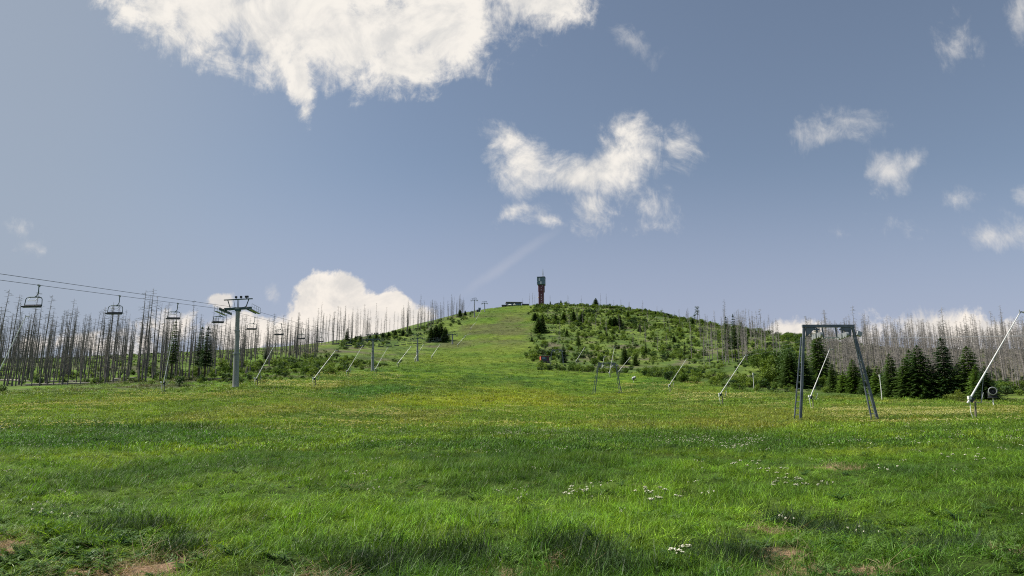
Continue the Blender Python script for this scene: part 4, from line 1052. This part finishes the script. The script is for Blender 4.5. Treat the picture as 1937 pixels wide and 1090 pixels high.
# ------------------------------------------------------------------ T-bar lift gantries
def make_gantry(Y, top_v, bot_v, xl0, xl1, xr1, xr0, lab, th=.20):
    """legs given by where they meet the ground and the beam; stands square across the lift line"""
    L0, R0 = on(xl0, bot_v, Y), on(xr0, bot_v, Y); L1, R1 = at(xl1, top_v, Y), at(xr1, top_v, Y)
    R1.z = L1.z
    org = (L0 + R0) / 2; o = thing('lift_gantry', lab, 'lift gantry', org, 0, 'T-bar lift gantries')
    l0, l1, r0, r1 = L0 - org, L1 - org, R0 - org, R1 - org
    dn = Vector((0, 0, -.4))
    m = MB(); m.bar(l1 + Vector((-.12, 0, .0)), r1 + Vector((.12, 0, 0)), .24, .24); m.build('beam', M['gantry'], o)
    m = MB(); m.bar(l0 + dn, l1 + Vector((.02, 0, -.14)), th, th); m.build('leg', M['gantry'], o)
    m = MB(); m.bar(r0 + dn, r1 + Vector((-.02, 0, -.14)), th, th); m.build('leg', M['gantry'], o)
    # ladders: second rail spread from each leg, with rungs
    for a0, a1, sp, inset in ((l0, l1, Vector((-.60, -.1, 0)), .12), (r0, r1, Vector((-.58, -.1, 0)), .10)):
        m = MB(); b0 = a0 + sp; b1 = a0.lerp(a1, 1 - inset) + Vector((-.2, -.1, 0)); m.bar(b0 + dn, b1, .09 if a0 is l0 else th * .75, .10); ld = m.build('ladder_rail', M['gantry'], o)
        w = MB(); n = 13
        for k in range(1, n):
            t = k / n * (1 - inset); p = a0.lerp(a1, t); q = b0.lerp(b1, k / n)
            w.bar(p + Vector((-.15, -.1, 0)), q + Vector((.02, 0, 0)), .055)
        w.build('rungs', M['rung'], ld)
    for a, s in ((l1, 1), (r1, -1)):                        # gusset plates in the corners
        m = MB(); t = .11
        P = [a + Vector((s * .17, 0, -.15)), a + Vector((s * 1.05, 0, -.15)), a + Vector((s * .17 + (0 if s > 0 else -.12), 0, -.95))]
        P2 = [p + Vector((0, t, 0)) for p in P]; P1 = [p - Vector((0, t, 0)) for p in P]
        m.add(P1 + P2, [(0, 1, 2), (5, 4, 3), (0, 3, 4, 1), (1, 4, 5, 2), (2, 5, 3, 0)]); m.build('gusset', M['gantry'], o)
    for f in (.26, .78):                                    # rope sheaves under the beam
        c = l1.lerp(r1, f); m = MB(); m.bar(c + Vector((0, 0, -.15)), c + Vector((0, 0, -.62)), .12); m.box(c + Vector((0, 0, -.30)), (.46, .2, .14)); m.box(c + Vector((0, 0, -.78)), (.12, 1.8, .18)); s_ = m.build('sheave_bracket', M['gantry'], o)
        w = MB()
        for k in range(4): w.tube([c + Vector((-.11, -.75 + k * .5, -.88)), c + Vector((.11, -.75 + k * .5, -.88))], [.24, .24], 14)
        w.build('sheave_wheels', M['galv'], s_)
    a, b = l1.lerp(r1, .375), l1.lerp(r1, .645)            # service cradle
    m = MB()
    for p in (a, b): m.bar(p + Vector((0, 0, -.15)), p + Vector((.06, 0, -1.05)), .10)
    m.build('cradle_hanger', M['gantry'], o)
    m = MB()
    for yy in (-.35, .35): m.bar(a + Vector((.02, yy, -1.05)), b + Vector((.1, yy, -1.05)), .07)
    for k in range(4):
        p = a.lerp(b, k / 3); m.bar(p + Vector((.05, -.38, -1.05)), p + Vector((.05, .38, -1.05)), .06)
    m.build('cradle_platform', M['rung'], o)
    m = MB(); p = l1.lerp(r1, .13); m.bar(p + Vector((0, 0, -.15)), p + Vector((.04, 0, -.95)), .08); m.bar(l0.lerp(l1, .895), p + Vector((.04, 0, -.93)), .04); m.build('side_hanger', M['gantry'], o)
    m = MB(); p = r0.lerp(r1, .90); m.box(p + Vector((.25, -.2, .1)), (.42, .3, .42), Matrix.Rotation(.35, 3, 'Y')); m.build('lamp_box', M['galv'], o)
    m = MB()
    for q, w_ in ((l0, .9), (r0, .9)): m.box(q + Vector((-.2, 0, -.12)), (1.3, w_, .3))
    m.build('footing', M['roof'], o)
    return o, [org + l1.lerp(r1, f) + Vector((0, 0, -1.08)) for f in (.26, .78)]
G1, c1 = make_gantry(64.5, 617, 795, 1513, 1520, 1613, 1662, 'largest blue-grey steel gantry with laddered legs on open meadow')
G2, c2 = make_gantry(188, 687, 747, 1125, 1132, 1165, 1176, 'second smaller steel gantry mid-meadow before the bushy slope', .2)
G3, c3 = make_gantry(318, 662, 698, 1041, 1044, 1063, 1068, 'smallest steel gantry beside the red hut', .2)
for k in range(2):
    m = MB(); P = []
    segs = [Vector((54 + k * 2.4, -8, 3.2)), c1[k], c2[k], c3[k], Vector((8 + k * 2.5, 470, g1(9, 470) + 7))]
    for a, b in zip(segs, segs[1:]):
        for i in range(16):
            t = i / 16; p = a.lerp(b, t); p.z -= 4 * t * (1 - t) * (b - a).length * .008; P.append(p)
    P.append(segs[-1]); m.tube(P, .007, 5)
    tag(m.build('tow_cable', M['gantry']), ('thin tow cable through the gantry sheaves nearer the straight legs', 'thin tow cable through the gantry sheaves nearer the slanted legs')[k], 'cable')

# ------------------------------------------------------------------ posts on the meadow edge
for px, v0, v1, Y, lab in ((1668, 752, 708, 132, 'thin pale marker post before the slim spruce of the clump'), (1426, 734, 706, 185, 'pale marker post before the pale green leafy tree')):
    p = on(px, v0, Y); h = (v0 - v1) * Y / F
    o = thing('marker_post', lab, 'post', p); m = MB(); m.tube([(0, 0, -.3), (0.02, 0, h * .5), (0, 0, h)], [.07, .065, .055], 8); m.build('pole', M['lance'], o)
    m = MB(); m.box((0, 0, h + .1), (.22, .16, .5)); m.build('cap', M['white'], o)

# ------------------------------------------------------------------ red hut beside the T-bar lift
def hut():
    p = on(1030, 687, 350); o = thing('lift_hut', 'small red and dark lift hut beside the smallest gantry', 'hut', p, R(7)); w, d, h = 4.2, 2.6, 2.5
    m = MB(); m.box((0, 0, h / 2 + .5), (w, d, h)); m.build('wall', M['redpaint'], o)
    m = MB(); m.box((.15, -d / 2 - .04, h / 2 + .45), (w - .35, .07, h - .45)); f = m.build('front_panel', M['hutfront'], o)
    m = MB(); m.box((-.6, -d / 2 - .09, h * .62 + .5), (1.4, .04, 1.0)); m.build('window', M['glass'], f)
    m = MB(); m.box((1.4, -d / 2 - .095, h * .42 + .45), (.8, .05, 1.9)); m.build('door', M['redclad'], f)
    m = MB(); m.box((.05, -.1, h + .6), (w + .5, d + .7, .16), Matrix.Rotation(.04, 3, 'X')); m.build('roof', M['roof'], o)
    m = MB(); m.box((0, 0, .15), (w + .6, d + .6, .7)); m.build('base', M['darkclad'], o)
    m = MB(); m.box((-.1, .6, h + 1.5), (3.0, .12, .12)); m.bar((-1.4, .6, h + .65), (-1.4, .6, h + 1.5), .1); m.bar((1.3, .6, h + .65), (1.3, .6, h + 1.5), .1); m.box((.4, .6, h + 1.8), (.5, .4, .5)); m.build('roof_frame', M['dark'], o)
hut()

# ------------------------------------------------------------------ summit: tower, restaurant, lift cabin, walker
def tower():
    Y = 905; p = on(1024, 573, Y, 1.0); o = thing('observation_tower', 'wine-red observation tower with teal glazed cabin and mast on the summit', 'tower', p, R(-9))
    zt = lambda v: EYE + elev(v) * Y - p.z
    px = Y / F * 1.0
    hs, hm, hc, hr, hmst = zt(552.5), zt(553), zt(540), zt(525.5), zt(509)
    m = MB(); m.box((0, 0, hs / 2 - 1), (6.4, 6.4, hs + 2)); sh = m.build('shaft', M['redclad'], o)
    m = MB(); m.box((.3, 0, (hm + hc) / 2), (7.6, 7.2, hc - hm)); up = m.build('upper_shaft', M['redclad'], o)
    for k, z in enumerate((6, 9.2, 12.0, 15.0)):
        if z < hs: 
            m = MB(); m.box((.4, -3.22, z - 1), (.8, .06, .9)); m.build('window', M['palepane'], sh)
    for k, z in enumerate((hm + 2.2, hm + 5.4, hc - 1.6)):
        m = MB(); m.box((.4 + (k == 2) * 1.4, -3.62, z), (.8, .06, .8)); m.build('window', M['palepane'], up)
    m = MB(); m.box((.2, 0, (hc + hr) / 2), (9.8, 9.4, hr - hc)); cb = m.build('cabin', M['teal'], o)
    for (zc, hh) in ((hc + (hr - hc) * .68, (hr - hc) * .36), (hc + (hr - hc) * .25, (hr - hc) * .30)):
        for k in range(5):
            m = MB(); m.box((-3.6 + k * 1.9, -4.72, zc), (1.55, .08, hh)); m.build('window', M['palepane'] if (k in (2,) and hh < (hr - hc) * .33) or (k == 1 and hh > (hr - hc) * .33) else M['glass'], cb)
        for k in range(5):
            m = MB(); m.box((-4.74, -3.6 + k * 1.9, zc), (.08, 1.55, hh)); m.build('window', M['glass'], cb)
    m = MB(); m.box((.2, 0, hr + .15), (10.3, 9.9, .4)); m.build('roof', M['darkclad'], o)
    m = MB(); m.tube([(2.4, 0, hr), (2.4, 0, hr + (hmst - hr) * .75)], [.42, .30], 8); m.tube([(2.4, 0, hr + (hmst - hr) * .75), (2.4, 0, hmst)], [.22, .18], 8)
    for k in range(3): m.box((2.4, 0, hr + 1.5 + k * 2.2), (1.2, 1.2, .3))
    m.build('mast', M['galv'], o)
    m = MB(); m.tube([(1.6, 0, hr), (1.6, 0, hmst + .6)], [.09, .05], 5); m.build('whip_aerial', M['galv'], o)
    m = MB(); m.tube([(-3.7, -.4, hs * .62), (-4.5, -.9, hs * .62)], [.9, .25], 14); m.bar((-3.2, 0, hs * .62 - .6), (-4.3, -.5, hs * .62 - .2), .25); m.build('dish_aerial', M['white'], o)
tower()
def summit_house():
    Y = 880; p = on(972, 580, Y); o = thing('summit_house', 'long dark flat-roofed house on the summit beside the tower', 'building', p, R(4))
    z = lambda v: EYE + elev(v) * Y - p.z
    m = MB(); m.box((0, 4, z(572.5) / 2 - 1), (18.5, 9, z(572.5) + 2)); wl = m.build('wall', M['darkclad'], o)
    m = MB(); m.box((0, 4, z(572.5) + .4), (19.6, 10, .7)); m.build('roof', M['roof'], o)
    for k in range(5):
        m = MB(); m.box((-6.8 + k * 3.4, -.53, z(576)), (2.6, .1, 1.8)); m.build('window', M['glass'], wl)
    h = z(577.5)
    m = MB(); m.box((-11.9, 3, h / 2 - 1), (5.0, 6, h + 2)); a = m.build('annex', M['darkclad'], o)
    m = MB(); m.box((-11.9, 3, h + .2), (5.6, 6.6, .35)); m.build('annex_roof', M['darkclad'], a)
    m = MB(); m.box((14.5, 5, z(573) / 2 - 1), (8.5, 6, z(573) + 1.0)); b = m.build('side_wing', M['darkclad'], o)
    m = MB(); m.box((11.2, 5, z(571.5)), (.9, .9, 2.0)); m.build('chimney', M['darkclad'], b)
summit_house()
def canopy(px, v, w, lab):
    p = on(px, v, 866); o = thing('canopy', lab, 'canopy', p, .2)
    m = MB()
    for sx in (-1, 1):
        for sy in (-1, 1): m.bar((sx * w * .42, sy * 1.2, -.3), (sx * w * .42, sy * 1.2, 2.1), .1)
    m.build('pole', M['galv'], o)
    m = MB(); a = w / 2
    m.add([(-a, -1.5, 2.05), (a, -1.5, 2.05), (a, 1.5, 2.05), (-a, 1.5, 2.05), (-a * .2, 0, 3.0), (a * .2, 0, 3.0), (-a, -1.5, 1.75), (a, -1.5, 1.75), (a, 1.5, 1.75), (-a, 1.5, 1.75)],
          [(0, 1, 5, 4), (2, 3, 4, 5), (1, 2, 5), (3, 0, 4), (6, 7, 1, 0), (7, 8, 2, 1), (8, 9, 3, 2), (9, 6, 0, 3)])
    m.build('cover', M['white'], o)
canopy(964, 581, 4.5, 'larger white canopy in front of the dark summit house')
canopy(973, 579.5, 2.6, 'smaller white canopy in front of the dark summit house')
def lift_cabin():
    Y = 765; p = on(906, 590, Y); o = thing('lift_cabin', 'dark teal lift control cabin on the skyline beside the topmost pylon', 'cabin', p, R(5))
    m = MB(); m.box((-.4, 0, .9), (4.2, 3.0, 2.8)); m.build('base_house', M['darkclad'], o)
    m = MB(); m.box((.6, 0, 3.2), (2.4, 2.4, 1.8)); c = m.build('cab', M['teal'], o)
    m = MB(); m.box((.6, -1.23, 3.4), (1.9, .06, .9)); m.build('window', M['glass'], c)
    m = MB(); m.box((.6, 0, 4.2), (2.8, 2.8, .2)); m.build('roof', M['darkclad'], o)
    m = MB(); m.box((-.4, -1.53, 1.2), (1.0, .06, 1.9)); m.build('door', M['teal'], o)
lift_cabin()
def person():
    Y = 800; p = on(941, 582, Y)
    V = [(0, 0, .95), (0, 0, 1.15), (0, 0, 1.38), (0, 0, 1.50), (0, -.01, 1.60), (0, 0, 1.72), (.10, 0, .88), (.12, -.03, .50), (.12, .02, .08), (.12, -.14, .03), (-.10, 0, .88), (-.13, .05, .50), (-.14, .14, .10), (-.14, 0.0, .04),
         (.19, 0, 1.40), (.25, .02, 1.13), (.24, -.10, .90), (.24, -.13, .80), (-.19, 0, 1.40), (-.25, .02, 1.13), (-.24, -.10, .90), (-.24, -.13, .80)]
    E = [(0, 1), (1, 2), (2, 3), (3, 4), (4, 5), (0, 6), (6, 7), (7, 8), (8, 9), (0, 10), (10, 11), (11, 12), (12, 13), (2, 14), (14, 15), (15, 16), (16, 17), (2, 18), (18, 19), (19, 20), (20, 21)]
    Rr = [.15, .14, .16, .065, .09, .07, .10, .07, .05, .045, .10, .07, .05, .045, .075, .055, .045, .04, .075, .055, .045, .04]
    me = bpy.data.meshes.new('person'); me.from_pydata(V, E, [])
    o = obj('person', me, None, p); o.modifiers.new('skin', 'SKIN')
    for k, r_ in enumerate(Rr): me.skin_vertices[0].data[k].radius = (r_, r_ * .85)
    me.skin_vertices[0].data[0].use_root = True
    o.modifiers.new('sub', 'SUBSURF').render_levels = 2
    me.materials.append(M['jacket']); tag(o, 'person in dark clothing standing on the grassy skyline near the summit house', 'person')
person()

# ------------------------------------------------------------------ sun, sky and clouds
SUN_AZ, SUN_EL = R(-84), R(48)       # azimuth from the view direction (+Y) towards -X
sd = Vector((math.sin(SUN_AZ) * math.cos(SUN_EL), math.cos(SUN_AZ) * math.cos(SUN_EL), math.sin(SUN_EL)))
sl = bpy.data.lights.new('sun', 'SUN'); sl.energy = 5.0; sl.angle = R(.5); sl.color = (1.0, .94, .84)
so = bpy.data.objects.new('sun', sl); C.objects.link(so); so.rotation_euler = (-sd).to_track_quat('-Z', 'Y').to_euler(); so.location = (-60, 20, 80)

w = bpy.data.worlds.new('World'); bpy.context.scene.world = w; w.use_nodes = True
nt = w.node_tree; N, L = nt.nodes, nt.links
bg = N['Background']; STR = .076; bg.inputs['Strength'].default_value = STR
sky = N.new('ShaderNodeTexSky'); sky.sky_type = 'NISHITA'; sky.sun_disc = False
sky.sun_elevation = SUN_EL; sky.sun_rotation = SUN_AZ; sky.altitude = 800; sky.air_density = 1.15; sky.dust_density = 1.6; sky.ozone_density = 1.5
def math_(op, a, b=None, c=None, clamp=False):
    n = N.new('ShaderNodeMath'); n.operation = op; n.use_clamp = clamp
    for i, x in enumerate((a, b, c)):
        if x is None: continue
        if isinstance(x, (int, float)): n.inputs[i].default_value = x
        else: L.new(x, n.inputs[i])
    return n.outputs[0]
def vmath(op, a, b=None, scale=None):
    n = N.new('ShaderNodeVectorMath'); n.operation = op
    for i, x in enumerate((a, b)):
        if x is None: continue
        if isinstance(x, tuple): n.inputs[i].default_value = x
        else: L.new(x, n.inputs[i])
    if scale is not None:
        if isinstance(scale, (int, float)): n.inputs['Scale'].default_value = scale
        else: L.new(scale, n.inputs['Scale'])
    return n
def mixc(f, a, b):
    n = N.new('ShaderNodeMix'); n.data_type = 'RGBA'
    if isinstance(f, float): n.inputs[0].default_value = f
    else: L.new(f, n.inputs[0])
    for i, x in ((6, a), (7, b)):
        if isinstance(x, tuple): n.inputs[i].default_value = (*x, 1)
        else: L.new(x, n.inputs[i])
    return n.outputs[2]
def mrange(x, a, b, c=0.0, d=1.0, smooth=True):
    n = N.new('ShaderNodeMapRange'); n.interpolation_type = 'SMOOTHSTEP' if smooth else 'LINEAR'
    for k, v in zip(('From Min', 'From Max', 'To Min', 'To Max'), (a, b, c, d)): n.inputs[k].default_value = v
    L.new(x, n.inputs['Value']); return n.outputs[0]
tc = N.new('ShaderNodeTexCoord'); sx = N.new('ShaderNodeSeparateXYZ'); L.new(tc.outputs['Generated'], sx.inputs[0])
ysafe = math_('MAXIMUM', sx.outputs['Y'], .15)
U = math_('DIVIDE', sx.outputs['X'], ysafe); E_ = math_('DIVIDE', sx.outputs['Z'], ysafe)
cb = N.new('ShaderNodeCombineXYZ'); L.new(U, cb.inputs[0]); L.new(E_, cb.inputs[1])
P0 = cb.outputs[0]
def wnoise(scale, det, ro, dist=0.0, vec=None, stretch=None, offs=(0, 0, 0)):
    n = N.new('ShaderNodeTexNoise'); n.inputs['Scale'].default_value = scale; n.inputs['Detail'].default_value = det; n.inputs['Roughness'].default_value = ro; n.inputs['Distortion'].default_value = dist
    mp = N.new('ShaderNodeMapping'); mp.inputs['Location'].default_value = offs
    if stretch: mp.inputs['Scale'].default_value = stretch
    L.new(vec or P0, mp.inputs['Vector']); L.new(mp.outputs[0], n.inputs['Vector'])
    return n
# domain warp so that the outlines are ragged
wn = wnoise(6, 6, .6)
warp = vmath('SCALE', vmath('SUBTRACT', wn.outputs['Color'], (.5, .5, .5)).outputs[0], None, .085).outputs[0]
wn2 = wnoise(26, 5, .6)
warp2 = vmath('SCALE', vmath('SUBTRACT', wn2.outputs['Color'], (.5, .5, .5)).outputs[0], None, .022).outputs[0]
P = vmath('ADD', vmath('ADD', P0, warp).outputs[0], warp2).outputs[0]
def ue(px, v):
    x, y, z = ray(px, v); return x / y, z / y
def blobs(lst):
    acc = None
    for (px, v, rx, ry, rot, wt) in lst:
        c = ue(px, v); mp = N.new('ShaderNodeMapping'); mp.vector_type = 'TEXTURE'
        k = 1 + .25 * max(0, (500 - v) / 500)
        mp.inputs['Location'].default_value = (c[0], c[1], 0); mp.inputs['Rotation'].default_value = (0, 0, R(rot)); mp.inputs['Scale'].default_value = (rx / F * k, ry / F * k, 1)
        L.new(P, mp.inputs['Vector'])
        ln = vmath('LENGTH', mp.outputs[0]).outputs['Value']
        d = math_('MULTIPLY', math_('SUBTRACT', 1.0, ln), wt)
        acc = d if acc is None else math_('SMOOTH_MAX', acc, d, .25)
    return acc
BIGC = [(300, 5, 110, 105, -20, 1), (400, 20, 160, 115, -10, 1.2), (560, 35, 200, 125, 0, 1.3), (574, 132, 34, 105, 4, 1.25), (790, 120, 60, 62, 10, 1.0), (700, 60, 160, 125, 0, 1.25), (745, 115, 80, 80, 15, 1.0), (860, 35, 190, 112, 10, 1.15), (1000, 10, 130, 80, 12, .95), (650, -80, 470, 120, 0, 1.6)]
MIDC = [(962, 272, 44, 75, 15, .85), (1000, 318, 90, 66, 0, 1.0), (1080, 328, 130, 54, 0, 1.1), (1165, 305, 120, 60, 20, 1.0), (1200, 255, 75, 62, 0, .85), (1270, 265, 90, 56, -20, .85), (1300, 290, 46, 60, 0, .6), (1105, 400, 50, 62, 25, .85), (1230, 292, 85, 44, 5, .95), (1248, 385, 20, 40, 10, .12),
        (975, 404, 66, 20, 15, .52), (1030, 412, 34, 16, 0, .38), (1225, 428, 34, 12, 15, .3)]
RGTC = [(1560, 260, 75, 34, 20, .66), (1612, 232, 70, 42, 0, .7), (1690, 338, 56, 52, 0, .9), (1725, 316, 46, 36, 30, .7), (1932, 15, 40, 70, 0, 1.0), (1200, 75, 62, 30, -25, .55), (1880, 440, 90, 30, 0, .62), (1932, 420, 36, 34, 0, .55), (1808, 380, 40, 30, 0, .45), (1822, 72, 36, 52, 0, .45), (1932, 345, 30, 26, 0, .55),
        (34, 440, 30, 30, 0, .62), (44, 474, 42, 24, 0, .66), (518, 560, 14, 20, 0, .5), (1760, 440, 60, 20, 0, .36), (1590, 445, 60, 18, 0, .3)]
LOWC = [(622, 572, 72, 60, 0, 1.3), (600, 612, 66, 72, 0, 1.2), (738, 600, 58, 46, 0, 1.15), (680, 635, 160, 50, 0, 1.2), (690, 602, 60, 44, -15, 1.0), (785, 608, 50, 30, 0, .7), (405, 578, 38, 22, 0, .6), (500, 630, 140, 34, 0, .6), (1740, 625, 100, 46, 0, .42), (1490, 632, 80, 34, 0, .45), (1850, 635, 120, 36, 0, .35), (1620, 640, 160, 30, 0, .3), (150, 645, 160, 30, 0, .35), (320, 618, 70, 28, 0, .35)]
n1 = wnoise(9, 12, .64, .5); n2 = wnoise(24, 10, .70, .9, stretch=(1.25, .7, 1), offs=(3, 1, 0))
nz = math_('SUBTRACT', math_('MULTIPLY_ADD', n2.outputs['Fac'], .45, math_('MULTIPLY', n1.outputs['Fac'], .9)), .675)
def cloud_alpha(lst, amp, hi):
    b = blobs(lst); d = math_('MULTIPLY_ADD', nz, amp, b)
    return mrange(d, .0, hi), d
aB, dB = cloud_alpha(BIGC, 2.3, .72); aM, dM = cloud_alpha(MIDC, 2.7, 1.05); aR, dR = cloud_alpha(RGTC, 2.5, 1.2); aL, dL = cloud_alpha(LOWC, 1.25, .28)
front = mrange(sx.outputs['Y'], .15, .3)
aR = math_('MULTIPLY', aR, .75)
alpha = math_('MULTIPLY', math_('MAXIMUM', math_('MAXIMUM', aB, aM), math_('MAXIMUM', aR, aL)), front)
dmax = math_('MAXIMUM', math_('MAXIMUM', dB, dM), dL)
# relief: offset noise paints brighter sun sides and greyer shaded sides into the clouds
n3 = wnoise(9, 8, .60, .5, offs=(.022, -.016, 0))
rel = math_('SUBTRACT', n1.outputs['Fac'], n3.outputs['Fac'])
sh = mrange(math_('MULTIPLY_ADD', rel, 1.5, math_('MULTIPLY', n1.outputs['Fac'], .4)), -.1, .42)
K = .76 / STR
ccol = mixc(sh, (.70 * K, .69 * K, .675 * K), (.93 * K, .885 * K, .82 * K))
lowmix = mrange(E_, .12, .34)
hazy = mixc(lowmix, (1.02, .985, .96), (1.0, 1.0, 1.0))
mm = N.new('ShaderNodeMix'); mm.data_type = 'RGBA'; mm.blend_type = 'MULTIPLY'; mm.inputs[0].default_value = 1; L.new(ccol, mm.inputs[6]); L.new(hazy, mm.inputs[7]); ccol = mm.outputs[2]
# clear sky
hs = N.new('ShaderNodeHueSaturation'); hs.inputs['Saturation'].default_value = .59; hs.inputs['Value'].default_value = 1.04; L.new(sky.outputs[0], hs.inputs['Color'])
tn = N.new('ShaderNodeMix'); tn.data_type = 'RGBA'; tn.blend_type = 'MULTIPLY'; tn.inputs[0].default_value = 1; L.new(hs.outputs[0], tn.inputs[6]); tn.inputs[7].default_value = (.76, .87, .99, 1)
skyc = tn.outputs[2]
# milky humid air low down and towards the sun
skyc = mixc(math_('MULTIPLY', mrange(E_, .42, .08), .62), skyc, (.445 * K, .45 * K, .58 * K))
skyc = mixc(math_('MULTIPLY', mrange(U, -.1, -.75), .72), skyc, (.345 * K, .395 * K, .465 * K))
# old contrail spreading above the tower
mp = N.new('ShaderNodeMapping'); mp.vector_type = 'TEXTURE'; c = ue(965, 495); a_, b_ = ue(1065, 425), ue(860, 565)
mp.inputs['Location'].default_value = (c[0], c[1], 0); mp.inputs['Rotation'].default_value = (0, 0, math.atan2(a_[1] - b_[1], a_[0] - b_[0])); mp.inputs['Scale'].default_value = (.095, .0095, 1)
L.new(vmath('ADD', P0, vmath('SCALE', warp2, None, .5).outputs[0]).outputs[0], mp.inputs['Vector'])
ct = mrange(vmath('LENGTH', mp.outputs[0]).outputs['Value'], 1.2, .1); ct = math_('MULTIPLY', math_('MULTIPLY', ct, front), math_('MULTIPLY', n1.outputs['Fac'], .38))
skyc = mixc(ct, skyc, (.62 * K, .62 * K, .68 * K))
fin = mixc(alpha, skyc, ccol)
L.new(fin, bg.inputs['Color'])
w.cycles.sampling_method = 'MANUAL'; w.cycles.sample_map_resolution = 512

# ------------------------------------------------------------------ camera and view
cam = bpy.data.cameras.new('camera'); cam.sensor_width = 36; cam.lens = 36 * F / 1937; cam.clip_end = 8000; cam.clip_start = .1
co = bpy.data.objects.new('camera', cam); C.objects.link(co); co.location = (0, 0, EYE); co.rotation_euler = (R(90) + PITCH, 0, 0)
S = bpy.context.scene; S.camera = co
S.view_settings.view_transform = 'Standard'; S.view_settings.look = 'None'; S.view_settings.exposure = .4; S.view_settings.gamma = 1; S.view_settings.use_curve_mapping = False
S.cycles.use_denoising = False; S.cycles.filter_width = 1.1; S.cycles.denoiser = 'OPENIMAGEDENOISE'; S.cycles.denoising_prefilter = 'ACCURATE'; S.cycles.denoising_input_passes = 'RGB_ALBEDO_NORMAL'; S.cycles.max_bounces = 6; S.cycles.volume_bounces = 0; S.cycles.transparent_max_bounces = 6; S.cycles.diffuse_bounces = 3
